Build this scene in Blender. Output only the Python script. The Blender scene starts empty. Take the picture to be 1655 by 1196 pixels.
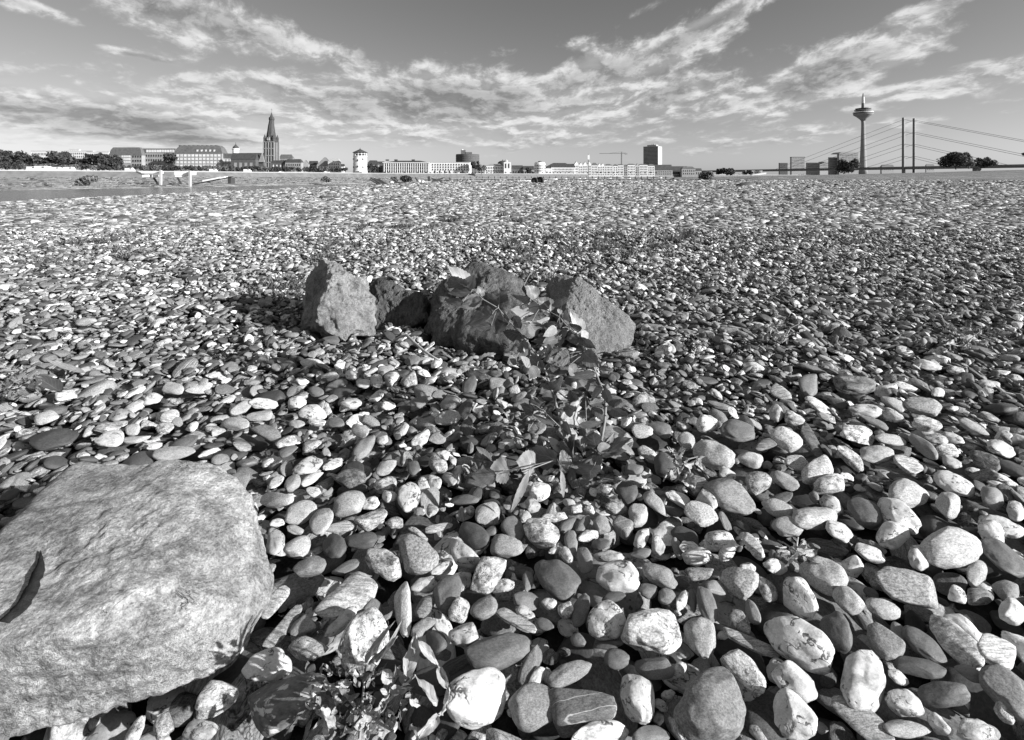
import bpy, bmesh, math, random
import numpy as np
from mathutils import Vector, Matrix

# ------------------------------------------------------------------ camera, sky, sun, exposure
scene = bpy.context.scene
COL = scene.collection
F, CX, HR, EYE = 780.0, 827.5, 287.0, 0.70      # focal length in photo pixels, centre column, horizon row, eye height
SUN_EL = math.radians(19)
SUN_AZ = math.atan2(0.90, -0.40)                # from +Y towards +X : behind the camera, to the right
SUN_STRENGTH, SKY_STRENGTH = 5.0, 0.062
scene.view_settings.view_transform = 'Standard'
scene.view_settings.look = 'None'
scene.view_settings.gamma = 1.0
scene.view_settings.use_curve_mapping = False
scene.view_settings.exposure = 0.92
scene.cycles.max_bounces = 6
scene.cycles.diffuse_bounces = 1

cam_data = bpy.data.cameras.new('camera')
cam_data.sensor_width = 36.0
cam_data.lens = 36.0 * F / 1655.0
cam_data.shift_y = -(598.0 - HR) / 1655.0
cam_data.clip_start = 0.02
cam_data.clip_end = 20000
cam = bpy.data.objects.new('camera', cam_data)
cam.location = (0, 0, EYE)
cam.rotation_euler = (math.radians(90), 0, 0)
COL.objects.link(cam)
scene.camera = cam

sdir = Vector((math.sin(SUN_AZ) * math.cos(SUN_EL), math.cos(SUN_AZ) * math.cos(SUN_EL), math.sin(SUN_EL)))
sun_data = bpy.data.lights.new('sun', 'SUN')
sun_data.energy = SUN_STRENGTH
sun_data.angle = math.radians(0.53)
sun_data.color = (1, 1, 1)                      # the photograph is black and white
sun = bpy.data.objects.new('sun', sun_data)
sun.rotation_euler = sdir.to_track_quat('Z', 'Y').to_euler()
COL.objects.link(sun)

world = bpy.data.worlds.new("World")
scene.world = world
world.use_nodes = True
wt = world.node_tree
wt.nodes.clear()

class NT:
    """short helper for building node graphs"""
    def __init__(s, tree): s.t = tree
    def n(s, typ, **kw):
        nd = s.t.nodes.new(typ)
        for k, v in kw.items(): setattr(nd, k, v)
        return nd
    def put(s, sock, v):
        if v is None: return
        if hasattr(v, 'is_linked') or hasattr(v, 'links'): s.t.links.new(v, sock)
        else: sock.default_value = v
    def m(s, op, a, b=None, c=None, clamp=False):
        nd = s.n('ShaderNodeMath', operation=op); nd.use_clamp = clamp
        s.put(nd.inputs[0], a); s.put(nd.inputs[1], b)
        if c is not None: s.put(nd.inputs[2], c)
        return nd.outputs[0]
    def v(s, op, a, b=None):
        nd = s.n('ShaderNodeVectorMath', operation=op)
        s.put(nd.inputs[0], a)
        if b is not None:
            if op == 'SCALE': s.put(nd.inputs['Scale'], b)
            else: s.put(nd.inputs[1], b)
        return nd.outputs['Value'] if op in ('LENGTH', 'DOT_PRODUCT') else nd.outputs[0]
    def comb(s, x, y, z):
        nd = s.n('ShaderNodeCombineXYZ')
        s.put(nd.inputs[0], x); s.put(nd.inputs[1], y); s.put(nd.inputs[2], z)
        return nd.outputs[0]
    def noise(s, vec, scale, detail=4, rough=0.5, dist=0.0, color=False):
        nd = s.n('ShaderNodeTexNoise')
        s.put(nd.inputs['Vector'], vec); s.put(nd.inputs['Scale'], scale)
        s.put(nd.inputs['Detail'], detail); s.put(nd.inputs['Roughness'], rough); s.put(nd.inputs['Distortion'], dist)
        return nd.outputs['Color' if color else 'Fac']
    def vor(s, vec, scale, feature='F1', out='Distance', rnd=1.0):
        nd = s.n('ShaderNodeTexVoronoi', feature=feature)
        s.put(nd.inputs['Vector'], vec); s.put(nd.inputs['Scale'], scale)
        if 'Randomness' in nd.inputs: s.put(nd.inputs['Randomness'], rnd)
        return nd.outputs[out]
    def ss(s, x, lo, hi, a=0.0, b=1.0):
        nd = s.n('ShaderNodeMapRange', interpolation_type='SMOOTHSTEP')
        s.put(nd.inputs[0], x)
        for i, q in enumerate((lo, hi, a, b)): s.put(nd.inputs[1 + i], q)
        return nd.outputs[0]
    def lin(s, x, lo, hi, a=0.0, b=1.0):
        nd = s.n('ShaderNodeMapRange'); nd.clamp = True
        s.put(nd.inputs[0], x)
        for i, q in enumerate((lo, hi, a, b)): s.put(nd.inputs[1 + i], q)
        return nd.outputs[0]
    def mix(s, f, a, b):                        # scalar mix
        nd = s.n('ShaderNodeMix', data_type='FLOAT')
        s.put(nd.inputs[0], f); s.put(nd.inputs[2], a); s.put(nd.inputs[3], b)
        return nd.outputs[0]

W = NT(wt)
tc = W.n('ShaderNodeTexCoord').outputs['Generated']
sep = W.n('ShaderNodeSeparateXYZ'); wt.links.new(tc, sep.inputs[0])
dx, dy, dz = sep.outputs
sky = W.n('ShaderNodeTexSky', sky_type='NISHITA')
sky.sun_disc = False
sky.sun_elevation = SUN_EL
sky.sun_rotation = SUN_AZ
sky.air_density = 1.0; sky.dust_density = 0.7; sky.ozone_density = 1.0
sc_ = W.n('ShaderNodeSeparateColor'); wt.links.new(sky.outputs[0], sc_.inputs[0])
# black-and-white film behind an orange filter: mostly the red of the sky, some green
sky_bw = W.m('ADD', W.m('MULTIPLY', sc_.outputs[0], 0.8), W.m('MULTIPLY', sc_.outputs[1], 0.2))
az = W.m('ARCTAN2', dx, dy)
el = W.m('ARCSINE', dz)
# cloud coordinates: round the horizon, flattened towards it, streaks rising to the right of the view
elp = W.m('ADD', W.m('MAXIMUM', el, 0.0), 0.07)
hor = W.m('SQRT', W.m('ADD', W.m('MULTIPLY', dx, dx), W.m('MULTIPLY', dy, dy)))
shear = W.m('MULTIPLY', W.m('ADD', W.m('MULTIPLY', W.m('SINE', W.m('MAXIMUM', az, 0.0)), 1.7), W.m('MULTIPLY', W.m('SINE', W.m('MINIMUM', az, 0.0)), -0.2)), 1.0)
P = W.comb(W.m('MULTIPLY', W.m('DIVIDE', dx, hor), 5.6), W.m('MULTIPLY', W.m('DIVIDE', dy, hor), 5.6), W.m('SUBTRACT', W.m('MULTIPLY', W.m('LOGARITHM', elp, math.e), 3.0), shear))
def azel(c, r):
    u, v = (c - CX) / F, (HR - r) / F
    a = math.atan(u)
    return a, math.atan(v * math.cos(a))
CLOUDS = [  # column, row, radii, angle, weight : where the photograph has its banks of cloud
    (330, 34, 210, 36, -9, 1.1), (40, 8, 80, 12, -10, .8), (235, 92, 70, 7, -6, .85), (470, 60, 60, 14, -10, .6),
    (700, 165, 370, 50, 2, 1.1), (600, 122, 130, 16, 4, .6), (170, 195, 320, 38, -4, 1.1), (60, 150, 160, 7, -3, .6), (960, 120, 170, 34, 16, 1.1),
    (1110, 62, 150, 17, 24, 1.1), (1080, 152, 62, 20, 5, 1.1), (935, 72, 30, 16, 5, .7),
    (1340, 118, 180, 38, 20, 1.1), (1240, 155, 110, 22, 8, .9), (1470, 70, 120, 16, 14, .8), (1580, 125, 220, 24, 6, .95),
    (1520, 8, 150, 16, 12, .95), (1250, 225, 300, 15, 6, .55), (815, 240, 45, 12, 0, .5), (512, 80, 30, 14, -30, .45),
    (700, 222, 560, 22, 0, .6), (1050, 12, 50, 10, 20, .5)]
cov = None
for (c, r, rx, ry, ang, wgt) in CLOUDS:
    a0, e0 = azel(c, r)
    k = math.cos(a0)
    t = math.radians(ang)
    da = W.m('MULTIPLY', W.m('SUBTRACT', az, a0), 1 / (k * k) * 0.9)
    de = W.m('SUBTRACT', el, e0)
    p = W.m('ADD', W.m('MULTIPLY', da, math.cos(t) * F / rx), W.m('MULTIPLY', de, math.sin(t) * F / rx / k))
    q = W.m('ADD', W.m('MULTIPLY', da, -math.sin(t) * F / ry), W.m('MULTIPLY', de, math.cos(t) * F / ry / k))
    g = W.m('MULTIPLY', W.m('EXPONENT', W.m('MULTIPLY', W.m('ADD', W.m('MULTIPLY', p, p), W.m('MULTIPLY', q, q)), -0.8)), wgt)
    cov = g if cov is None else W.m('MAXIMUM', cov, g)
# behind and beside the frame the same broken cloud goes on
side = W.ss(W.m('ABSOLUTE', az), 0.86, 1.1)
high = W.ss(dz, 0.36, 0.5)
gen = W.m('MULTIPLY', W.ss(W.noise(P, 0.45, 2), 0.42, 0.62), 0.9)
cov = W.mix(W.m('MAXIMUM', side, high), cov, gen)
warp = W.v('SCALE', W.noise(P, 1.6, 3, color=True), 0.32)
Pw = W.v('ADD', P, warp)
def dens(vec):
    a = W.noise(vec, 2.3, 10, 0.63)
    b = W.noise(vec, 0.8, 3, 0.5)
    return W.m('ADD', W.m('MULTIPLY', a, 0.72), W.m('MULTIPLY', b, 0.28))
d0 = dens(Pw)
d1 = dens(W.v('ADD', Pw, (0.05, -0.02, 0.16)))
thick = W.m('SUBTRACT', W.m('ADD', d0, W.m('MULTIPLY', cov, 0.50)), 0.69)
alpha = W.ss(thick, -0.06, 0.22)
lit = W.ss(W.m('SUBTRACT', d0, d1), -0.07, 0.10)
core = W.ss(thick, 0.04, 0.42)
fine = W.noise(Pw, 8.0, 5, 0.6)
shade = W.m('SUBTRACT', 1.0, W.m('MULTIPLY', core, 0.5))
cl = W.m('MULTIPLY', W.m('ADD', 3.9, W.m('MULTIPLY', lit, 4.9)), shade)
cl = W.m('MULTIPLY', cl, W.m('ADD', 0.8, W.m('MULTIPLY', fine, 0.4)))
lowhaze = W.ss(dz, 0.0, 0.10, 0.62, 1.0)
cl = W.m('MULTIPLY', cl, lowhaze)
final = W.mix(W.m('MULTIPLY', alpha, 0.93), sky_bw, cl)
bg = W.n('ShaderNodeBackground'); bg.inputs['Strength'].default_value = SKY_STRENGTH
wt.links.new(W.comb(final, final, final), bg.inputs['Color'])
wo = W.n('ShaderNodeOutputWorld'); wt.links.new(bg.outputs[0], wo.inputs['Surface'])

# ------------------------------------------------------------------ helpers
rnd = random.Random(7)
rng = np.random.default_rng(11)

def P3(col, row, d):
    return Vector(((col - CX) / F * d, d, EYE - (row - HR) / F * d))
def gd(row, z=0.0):                              # depth at which a level z shows at this row
    return (EYE - z) * F / (row - HR)

def tag(o, label=None, cat=None, group=None, kind=None):
    if label: o['label'] = label
    if cat: o['category'] = cat
    if group: o['group'] = group
    if kind: o['kind'] = kind
    return o
def empty(name, loc, label, cat, group=None, rz=0.0):
    o = bpy.data.objects.new(name, None); COL.objects.link(o)
    o.location = loc; o.rotation_euler = (0, 0, rz); o.empty_display_size = 0.1
    return tag(o, label, cat, group)
def link(name, me, parent=None, loc=None):
    o = bpy.data.objects.new(name, me); COL.objects.link(o)
    if loc is not None: o.location = loc
    if parent: o.parent = parent
    return o
def np_mesh(name, V, Fc, mat=None, smooth=True):
    """V (n,3), Fc (m,3|4) integer array -> mesh"""
    me = bpy.data.meshes.new(name)
    V = np.asarray(V, dtype=np.float32); Fc = np.asarray(Fc, dtype=np.int32)
    n, k = Fc.shape
    me.vertices.add(len(V)); me.vertices.foreach_set('co', V.ravel())
    me.loops.add(n * k); me.loops.foreach_set('vertex_index', Fc.ravel())
    me.polygons.add(n); me.polygons.foreach_set('loop_start', np.arange(0, n * k, k, dtype=np.int32))
    me.polygons.foreach_set('use_smooth', np.full(n, smooth))
    me.update(calc_edges=True); me.validate()
    if mat: me.materials.append(mat)
    return me

class MB:
    """collects boxes, prisms, tubes and lathes into one mesh"""
    def __init__(s): s.v = []; s.f = []
    def add(s, vs, fs):
        b = len(s.v); s.v += [tuple(p) for p in vs]; s.f += [tuple(b + i for i in f) for f in fs]; return s
    def box(s, c, size, rz=0.0, taper=1.0):
        hx, hy, hz = size[0] / 2, size[1] / 2, size[2] / 2
        cs, sn = math.cos(rz), math.sin(rz); vs = []
        for z, t in ((-hz, 1), (hz, taper)):
            for x, y in ((-hx, -hy), (hx, -hy), (hx, hy), (-hx, hy)):
                x *= t; y *= t
                vs.append((c[0] + x * cs - y * sn, c[1] + x * sn + y * cs, c[2] + z))
        return s.add(vs, [(3, 2, 1, 0), (4, 5, 6, 7), (0, 1, 5, 4), (1, 2, 6, 5), (2, 3, 7, 6), (3, 0, 4, 7)])
    def span(s, x0, x1, y0, y1, z0, z1):
        return s.box(((x0 + x1) / 2, (y0 + y1) / 2, (z0 + z1) / 2), (abs(x1 - x0), abs(y1 - y0), abs(z1 - z0)))
    def tube(s, pts, r, n=6, cap=True):
        pts = [Vector(p) for p in pts]; rs = r if isinstance(r, (list, tuple)) else [r] * len(pts)
        vs = []; fs = []; prev = None
        for i, p in enumerate(pts):
            t = (pts[min(i + 1, len(pts) - 1)] - pts[max(i - 1, 0)])
            t = t.normalized() if t.length > 1e-9 else Vector((0, 0, 1))
            a = prev if prev is not None else (Vector((0, 0, 1)) if abs(t.z) < 0.9 else Vector((1, 0, 0)))
            u = (a - t * a.dot(t)); u = u.normalized() if u.length > 1e-6 else t.orthogonal().normalized()
            prev = u; w = t.cross(u)
            for k in range(n):
                an = 2 * math.pi * k / n
                vs.append(p + (u * math.cos(an) + w * math.sin(an)) * rs[i])
        for i in range(len(pts) - 1):
            for k in range(n):
                a, b = i * n + k, i * n + (k + 1) % n
                fs.append((a, b, b + n, a + n))
        if cap:
            fs.append(tuple(range(n))[::-1]); fs.append(tuple((len(pts) - 1) * n + k for k in range(n)))
        return s.add(vs, fs)
    def lathe(s, c, prof, n=24):
        vs = []; fs = []
        for (r, z) in prof:
            for k in range(n):
                an = 2 * math.pi * k / n
                vs.append((c[0] + r * math.cos(an), c[1] + r * math.sin(an), c[2] + z))
        for i in range(len(prof) - 1):
            for k in range(n):
                a, b = i * n + k, i * n + (k + 1) % n
                fs.append((a, b, b + n, a + n))
        fs.append(tuple(range(n))[::-1]); fs.append(tuple((len(prof) - 1) * n + k for k in range(n)))
        return s.add(vs, fs)
    def prism(s, poly, y0, y1):                  # (x,z) outline pushed from y0 to y1
        n = len(poly)
        vs = [(x, y0, z) for x, z in poly] + [(x, y1, z) for x, z in poly]
        return s.add(vs, [tuple(range(n)), tuple(range(2 * n - 1, n - 1, -1))] + [(i, i + n, (i + 1) % n + n, (i + 1) % n) for i in range(n)])
    def build(s, name, mat, parent=None, origin=None, smooth=False):
        me = bpy.data.meshes.new(name)
        o3 = Vector(origin) if origin is not None else Vector((0, 0, 0))
        me.from_pydata([tuple(Vector(p) - o3) for p in s.v], [], s.f)
        bm = bmesh.new(); bm.from_mesh(me); bmesh.ops.recalc_face_normals(bm, faces=bm.faces); bm.to_mesh(me); bm.free()
        if smooth: me.polygons.foreach_set('use_smooth', [True] * len(me.polygons))
        me.materials.append(mat)
        o = bpy.data.objects.new(name, me); COL.objects.link(o)
        if parent is not None: o.parent = parent
        elif origin is not None: o.location = o3
        return o

def pbsdf(name):
    m = bpy.data.materials.new(name); m.use_nodes = True
    t = m.node_tree; t.nodes.clear()
    N = NT(t)
    b = N.n('ShaderNodeBsdfPrincipled'); o = N.n('ShaderNodeOutputMaterial')
    t.links.new(b.outputs[0], o.inputs['Surface'])
    return m, N, b
def grey(N, b, val):
    N.put(b.inputs['Base Color'], N.comb(val, val, val) if hasattr(val, 'links') else (val, val, val, 1))
def bump(N, b, h, strength, dist):
    nd = N.n('ShaderNodeBump'); N.put(nd.inputs['Height'], h)
    nd.inputs['Strength'].default_value = strength; nd.inputs['Distance'].default_value = dist
    N.t.links.new(nd.outputs[0], b.inputs['Normal'])
def simple(name, val, rough=0.8, var=0.25, scale=1.0, metal=0.0, spec=0.3, bumpd=0.0):
    m, N, b = pbsdf(name)
    c = N.n('ShaderNodeTexCoord').outputs['Object']
    n1 = N.noise(c, scale, 5, 0.6)
    grey(N, b, N.m('MULTIPLY', N.lin(n1, 0.25, 0.75, 1 - var, 1 + var), val))
    b.inputs['Roughness'].default_value = rough; b.inputs['Metallic'].default_value = metal
    b.inputs['Specular IOR Level'].default_value = spec
    if bumpd: bump(N, b, N.noise(c, scale * 6, 4, 0.6), 0.6, bumpd)
    return m

# vectorised gradient noise for sculpting
_perm = np.random.default_rng(5).permutation(256); _perm = np.concatenate([_perm, _perm, _perm])
_grad = np.random.default_rng(6).normal(size=(256, 3)); _grad /= np.linalg.norm(_grad, axis=1)[:, None]
def pnoise(p):
    p = np.asarray(p, float); i = np.floor(p).astype(int); f = p - i; i &= 255
    u = f * f * f * (f * (f * 6 - 15) + 10); out = 0
    for a in (0, 1):
        for b in (0, 1):
            for c in (0, 1):
                h = _perm[_perm[_perm[i[:, 0] + a] + i[:, 1] + b] + i[:, 2] + c]
                d = (_grad[h] * (f - np.array([a, b, c]))).sum(1)
                w = (u[:, 0] if a else 1 - u[:, 0]) * (u[:, 1] if b else 1 - u[:, 1]) * (u[:, 2] if c else 1 - u[:, 2])
                out = out + d * w
    return out * 1.5
def fbm(p, octs=4, gain=0.5):
    s = 0; a = 1.0
    for o in range(octs):
        s = s + a * pnoise(p * (2 ** o) + o * 17.3); a *= gain
    return s
_ico = {}
def ico(level):
    if level not in _ico:
        bm = bmesh.new(); bmesh.ops.create_icosphere(bm, subdivisions=level, radius=1.0)
        V = np.array([v.co[:] for v in bm.verts]); V /= np.linalg.norm(V, axis=1)[:, None]
        Fc = np.array([[v.index for v in f.verts] for f in bm.faces]); bm.free()
        _ico[level] = (V, Fc)
    return _ico[level]
# ------------------------------------------------------------------ stone materials
def pebble_mat(kind):
    m, N, b = pbsdf('pebble_' + kind)
    tcn = N.n('ShaderNodeTexCoord')
    rn = N.n('ShaderNodeObjectInfo').outputs['Random']
    at = N.n('ShaderNodeAttribute', attribute_type='INSTANCER', attribute_name='tone')
    tone = at.outputs['Fac']
    off = N.comb(N.m('MULTIPLY', rn, 37.0), N.m('MULTIPLY', rn, 91.0), N.m('MULTIPLY', rn, 53.0))
    c = N.v('ADD', tcn.outputs['Generated'], off)
    fine = N.noise(c, 22, 5, 0.85)
    mid = N.noise(c, 3.2, 5, 0.6)
    grain = N.lin(fine, 0.38, 0.62, 0.5, 1.45)
    h = N.noise(c, 7, 6, 0.62)
    hd, hs = 0.0035, 0.35
    if kind == 'smooth':
        val = N.m('MULTIPLY', tone, N.m('MULTIPLY', N.lin(fine, 0.38, 0.62, 0.66, 1.32), N.lin(mid, 0.3, 0.7, 0.85, 1.2)))
        hs = 0.22
    elif kind == 'grain':
        val = N.m('MULTIPLY', tone, N.m('MULTIPLY', grain, N.lin(mid, 0.3, 0.7, 0.8, 1.22)))
    elif kind == 'speckle':
        sp = N.noise(c, 17, 4, 0.8)
        val = N.m('MULTIPLY', tone, N.lin(sp, 0.36, 0.62, 0.35, 1.55))
        h = sp; hs = 0.5
    elif kind == 'quartz':
        wv = N.v('ADD', c, N.v('SCALE', N.noise(c, 3.0, 3, color=True), 0.5))
        vein = N.m('ABSOLUTE', N.m('SUBTRACT', N.noise(wv, 1.7, 3, 0.55), 0.5))
        veinm = N.m('MULTIPLY', N.ss(vein, 0.004, 0.028, 1.0, 0.0), N.ss(N.noise(c, 2.6, 2), 0.42, 0.60))
        pit = N.m('MULTIPLY', N.ss(N.vor(N.v('ADD', c, N.v('SCALE', N.noise(c, 9, 2, color=True), 0.14)), 9.0), 0.10, 0.2, 1.0, 0.0), N.ss(N.noise(c, 2.2, 2), 0.5, 0.62))
        dirt = N.ss(N.noise(c, 2.4, 6, 0.7), 0.50, 0.68)
        val = N.m('MULTIPLY', tone, N.lin(mid, 0.3, 0.7, 0.82, 1.15))
        val = N.m('MULTIPLY', val, N.lin(fine, 0.38, 0.62, 0.78, 1.12))
        val = N.m('MULTIPLY', val, N.m('SUBTRACT', 1.0, N.m('MULTIPLY', dirt, 0.5)))
        val = N.m('MULTIPLY', val, N.m('SUBTRACT', 1.0, N.m('MULTIPLY', N.m('MAXIMUM', veinm, pit), 0.85)))
        h = N.m('SUBTRACT', h, N.m('MULTIPLY', N.m('MAXIMUM', veinm, pit), 0.5)); hs = 0.3
    elif kind == 'mottle':
        wv = N.v('ADD', c, N.v('SCALE', N.noise(c, 2.5, 3, color=True), 0.6))
        p = N.noise(wv, 3.2, 7, 0.72)
        vein = N.ss(N.m('ABSOLUTE', N.m('SUBTRACT', N.noise(wv, 2.0, 4, 0.6), 0.52)), 0.003, 0.018, 0.25, 1.0)
        val = N.m('MULTIPLY', N.m('MULTIPLY', tone, N.lin(p, 0.38, 0.62, 0.35, 1.6)), N.m('MULTIPLY', vein, grain))
        h = p; hs = 0.45
    elif kind == 'band':
        ax = N.n('ShaderNodeMapping'); N.put(ax.inputs['Vector'], c)
        ax.inputs['Scale'].default_value = (0.9, 9.0, 3.0); ax.inputs['Rotation'].default_value = (0.2, 0.1, 0.3)
        p = N.noise(ax.outputs[0], 1.6, 6, 0.65, 0.4)
        val = N.m('MULTIPLY', N.m('MULTIPLY', tone, N.lin(p, 0.36, 0.64, 0.45, 1.5)), grain)
        h = p; hs = 0.5
    elif kind == 'patch':
        wv = N.v('ADD', c, N.v('SCALE', N.noise(c, 5, 3, color=True), 0.25))
        p = N.ss(N.noise(wv, 3.4, 4, 0.55), 0.57, 0.62)
        val = N.mix(p, N.m('MULTIPLY', tone, N.lin(N.noise(c, 6, 5, .7), 0.3, 0.7, 0.4, 1.7)), 0.5)
        h = N.m('ADD', h, N.m('MULTIPLY', p, 0.3)); hs = 0.5
    elif kind == 'lined':       # dark block with thin quartz lines
        ax = N.n('ShaderNodeMapping'); N.put(ax.inputs['Vector'], c)
        ax.inputs['Rotation'].default_value = (0.0, 0.0, 1.35)
        sx = N.n('ShaderNodeSeparateXYZ'); N.t.links.new(ax.outputs[0], sx.inputs[0])
        wob = N.m('ADD', N.m('MULTIPLY', sx.outputs[0], 2.6), N.m('MULTIPLY', N.noise(c, 2.5, 4), 0.35))
        ln = N.ss(N.m('ABSOLUTE', N.m('SUBTRACT', N.m('FRACT', wob), 0.5)), 0.008, 0.028, 1.0, 0.0)
        val = N.mix(N.m('MULTIPLY', ln, 0.8), N.m('MULTIPLY', tone, grain), 0.55)
        hs = 0.4
    h = N.m('ADD', h, N.m('MULTIPLY', fine, 0.22))
    grey(N, b, N.m('MINIMUM', N.m('MAXIMUM', val, 0.012), 0.85))
    b.inputs['Roughness'].default_value = 0.62 if kind in ('quartz', 'smooth') else 0.78
    b.inputs['Specular IOR Level'].default_value = 0.35
    bump(N, b, h, hs, hd)
    return m
KINDS = ['smooth', 'grain', 'quartz', 'mottle', 'speckle', 'band', 'patch', 'lined']
PM = {k: pebble_mat(k) for k in KINDS}
KC = dict(d='smooth', g='grain', w='quartz', m='mottle', s='speckle', l='band', p='patch', b='lined')

def boulder_mat(name, tone, scale, contrast, cracks, streak=(1, 1, 1), bd=0.035):
    m, N, b = pbsdf(name)
    c = N.n('ShaderNodeTexCoord').outputs['Object']
    mp = N.n('ShaderNodeMapping'); N.put(mp.inputs['Vector'], c); mp.inputs['Scale'].default_value = streak
    mp.inputs['Rotation'].default_value = (0.2, 0.35, 0.5)
    cs = mp.outputs[0]
    big = N.noise(cs, scale, 6, 0.62, 0.6)
    med = N.noise(cs, scale * 5, 7, 0.75)
    fine = N.noise(c, scale * 42, 4, 0.8)
    lich = N.ss(N.noise(cs, scale * 9, 6, 0.8), 0.5, 0.62)
    v = N.m('MULTIPLY', tone, N.lin(big, 0.38, 0.62, 1 - contrast * 0.6, 1 + contrast * 0.45))
    v = N.m('MULTIPLY', v, N.lin(med, 0.35, 0.65, 1 - contrast, 1 + contrast * 0.7))
    v = N.m('MULTIPLY', v, N.lin(fine, 0.32, 0.68, 0.42, 1.6))
    v = N.mix(N.m('MULTIPLY', lich, 0.35), v, N.m('MULTIPLY', tone, 1.8))
    cr = N.ss(N.m('ABSOLUTE', N.m('SUBTRACT', N.noise(cs, scale * 1.3, 5, 0.6, 1.2), 0.5)), 0.0, 0.008, 1.0, 0.0)
    cr = N.m('MULTIPLY', cr, N.ss(N.noise(c, scale * 1.1, 2), 0.60, 0.68))
    v = N.m('MULTIPLY', v, N.m('SUBTRACT', 1.0, N.m('MULTIPLY', cr, cracks)))
    grey(N, b, N.m('MINIMUM', N.m('MAXIMUM', v, 0.015), 0.8))
    b.inputs['Roughness'].default_value = 0.85; b.inputs['Specular IOR Level'].default_value = 0.25
    h = N.m('ADD', N.m('MULTIPLY', med, 0.7), N.m('MULTIPLY', fine, 0.22))
    h = N.m('SUBTRACT', h, N.m('MULTIPLY', cr, 0.5))
    bump(N, b, h, 0.9, bd)
    return m
M_BOULDER = boulder_mat('pale_boulder', 0.31, 5.5, 0.55, 0.5, (0.9, 1.5, 1.4), 0.016)
M_ROCK = boulder_mat('grey_rock', 0.25, 6.0, 0.45, 0.6)
M_ROCKSH = boulder_mat('shade_toned_rock', 0.10, 6.0, 0.55, 0.6, (2.4, 0.8, 1.2))  # dark tone stands in for the shade cast by the next rock
M_ROCKD3 = boulder_mat('striated_rock', 0.12, 6.0, 0.5, 0.6, (2.4, 0.8, 1.2))
M_SLAB = boulder_mat('slab_rock', 0.20, 5.0, 0.22, 0.3)

def ground_mat():
    m, N, b = pbsdf('gravel_ground')
    c = N.n('ShaderNodeTexCoord').outputs['Object']
    s = N.n('ShaderNodeSeparateXYZ'); N.t.links.new(c, s.inputs[0])
    vr = N.n('ShaderNodeTexVoronoi'); N.put(vr.inputs['Vector'], c); vr.inputs['Scale'].default_value = 3.0
    cell = N.n('ShaderNodeSeparateColor'); N.t.links.new(vr.outputs['Color'], cell.inputs[0])
    far = N.m('MULTIPLY', N.lin(N.m('POWER', cell.outputs[0], 1.5), 0, 1, 0.07, 0.5), N.ss(vr.outputs['Distance'], 0.25, 0.5, 1.0, 0.35))
    far = N.m('MULTIPLY', far, N.lin(N.noise(c, 0.05, 4), 0.35, 0.65, 0.75, 1.1))
    near = N.lin(N.noise(c, 60, 5, 0.7), 0.3, 0.7, 0.010, 0.04)  # soil colour kept near black to stand for shade in the gaps
    k = N.ss(s.outputs[1], 60, 105)
    grey(N, b, N.mix(k, near, far))
    b.inputs['Roughness'].default_value = 0.95; b.inputs['Specular IOR Level'].default_value = 0.1
    bump(N, b, N.noise(c, 40, 5, 0.7), 0.8, 0.01)
    return m
M_GROUND = ground_mat()

def water_mat():
    m, N, b = pbsdf('river_water')
    c = N.n('ShaderNodeTexCoord').outputs['Object']
    mp = N.n('ShaderNodeMapping'); N.put(mp.inputs['Vector'], c); mp.inputs['Scale'].default_value = (1.0, 0.35, 1)
    h = N.m('ADD', N.noise(mp.outputs[0], 1.2, 4, 0.6), N.m('MULTIPLY', N.noise(mp.outputs[0], 0.15, 2), 1.5))
    grey(N, b, 0.06)
    b.inputs['Roughness'].default_value = 0.18; b.inputs['IOR'].default_value = 1.33
    bump(N, b, h, 0.9, 0.25)
    return m
M_WATER = water_mat()
def bank_mat():
    m, N, b = pbsdf('bank_grass')
    c = N.n('ShaderNodeTexCoord').outputs['Object']
    mp = N.n('ShaderNodeMapping'); N.put(mp.inputs['Vector'], c); mp.inputs['Scale'].default_value = (0.5, 1.0, 2.0)
    n1 = N.noise(mp.outputs[0], 0.16, 6, 0.7)
    n2 = N.noise(c, 0.9, 5, 0.8)
    v = N.m('MULTIPLY', N.lin(n1, 0.38, 0.62, 0.14, 0.50), N.lin(n2, 0.35, 0.65, 0.45, 1.5))
    grey(N, b, v); b.inputs['Roughness'].default_value = 0.95; b.inputs['Specular IOR Level'].default_value = 0.1
    bump(N, b, N.noise(c, 2.0, 5, 0.7), 1.0, 0.5)
    return m
M_BANK = bank_mat()
M_MEADOW = simple('meadow_grass', 0.16, 0.95, 0.6, 0.2, bumpd=0.5)
M_QUAY = simple('quay_stone', 0.13, 0.9, 0.3, 0.35)
M_PAVE = simple('promenade_paving', 0.34, 0.9, 0.12, 0.2)
M_WHITE = simple('white_render', 0.64, 0.85, 0.08, 0.3)
M_PALE = simple('pale_stone', 0.36, 0.85, 0.12, 0.3)
M_MIDW = simple('grey_facade', 0.27, 0.85, 0.18, 0.3)
M_BRICK = simple('brick_facade', 0.085, 0.9, 0.25, 0.5)
M_ROOF = simple('dark_roof', 0.055, 0.75, 0.3, 0.5)
M_ROOFG = simple('slate_roof', 0.11, 0.7, 0.3, 0.5)
M_GLASS = simple('window_glass', 0.035, 0.15, 0.3, 2.0, spec=0.6)
M_GLASSL = simple('bright_window', 0.62, 0.25, 0.25, 0.2, spec=0.6)
M_CONC = simple('tower_concrete', 0.24, 0.85, 0.1, 0.1)
M_STEEL = simple('painted_steel', 0.13, 0.5, 0.15, 0.5, spec=0.4)
M_STEELW = simple('white_steel', 0.78, 0.4, 0.05, 0.5, spec=0.5)
M_TIMBER = simple('dark_timber', 0.05, 0.85, 0.4, 3.0)
M_RUBBER = simple('black_rubber', 0.02, 0.6, 0.2, 4.0)
M_BARK = simple('bark', 0.09, 0.9, 0.4, 4.0)
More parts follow.
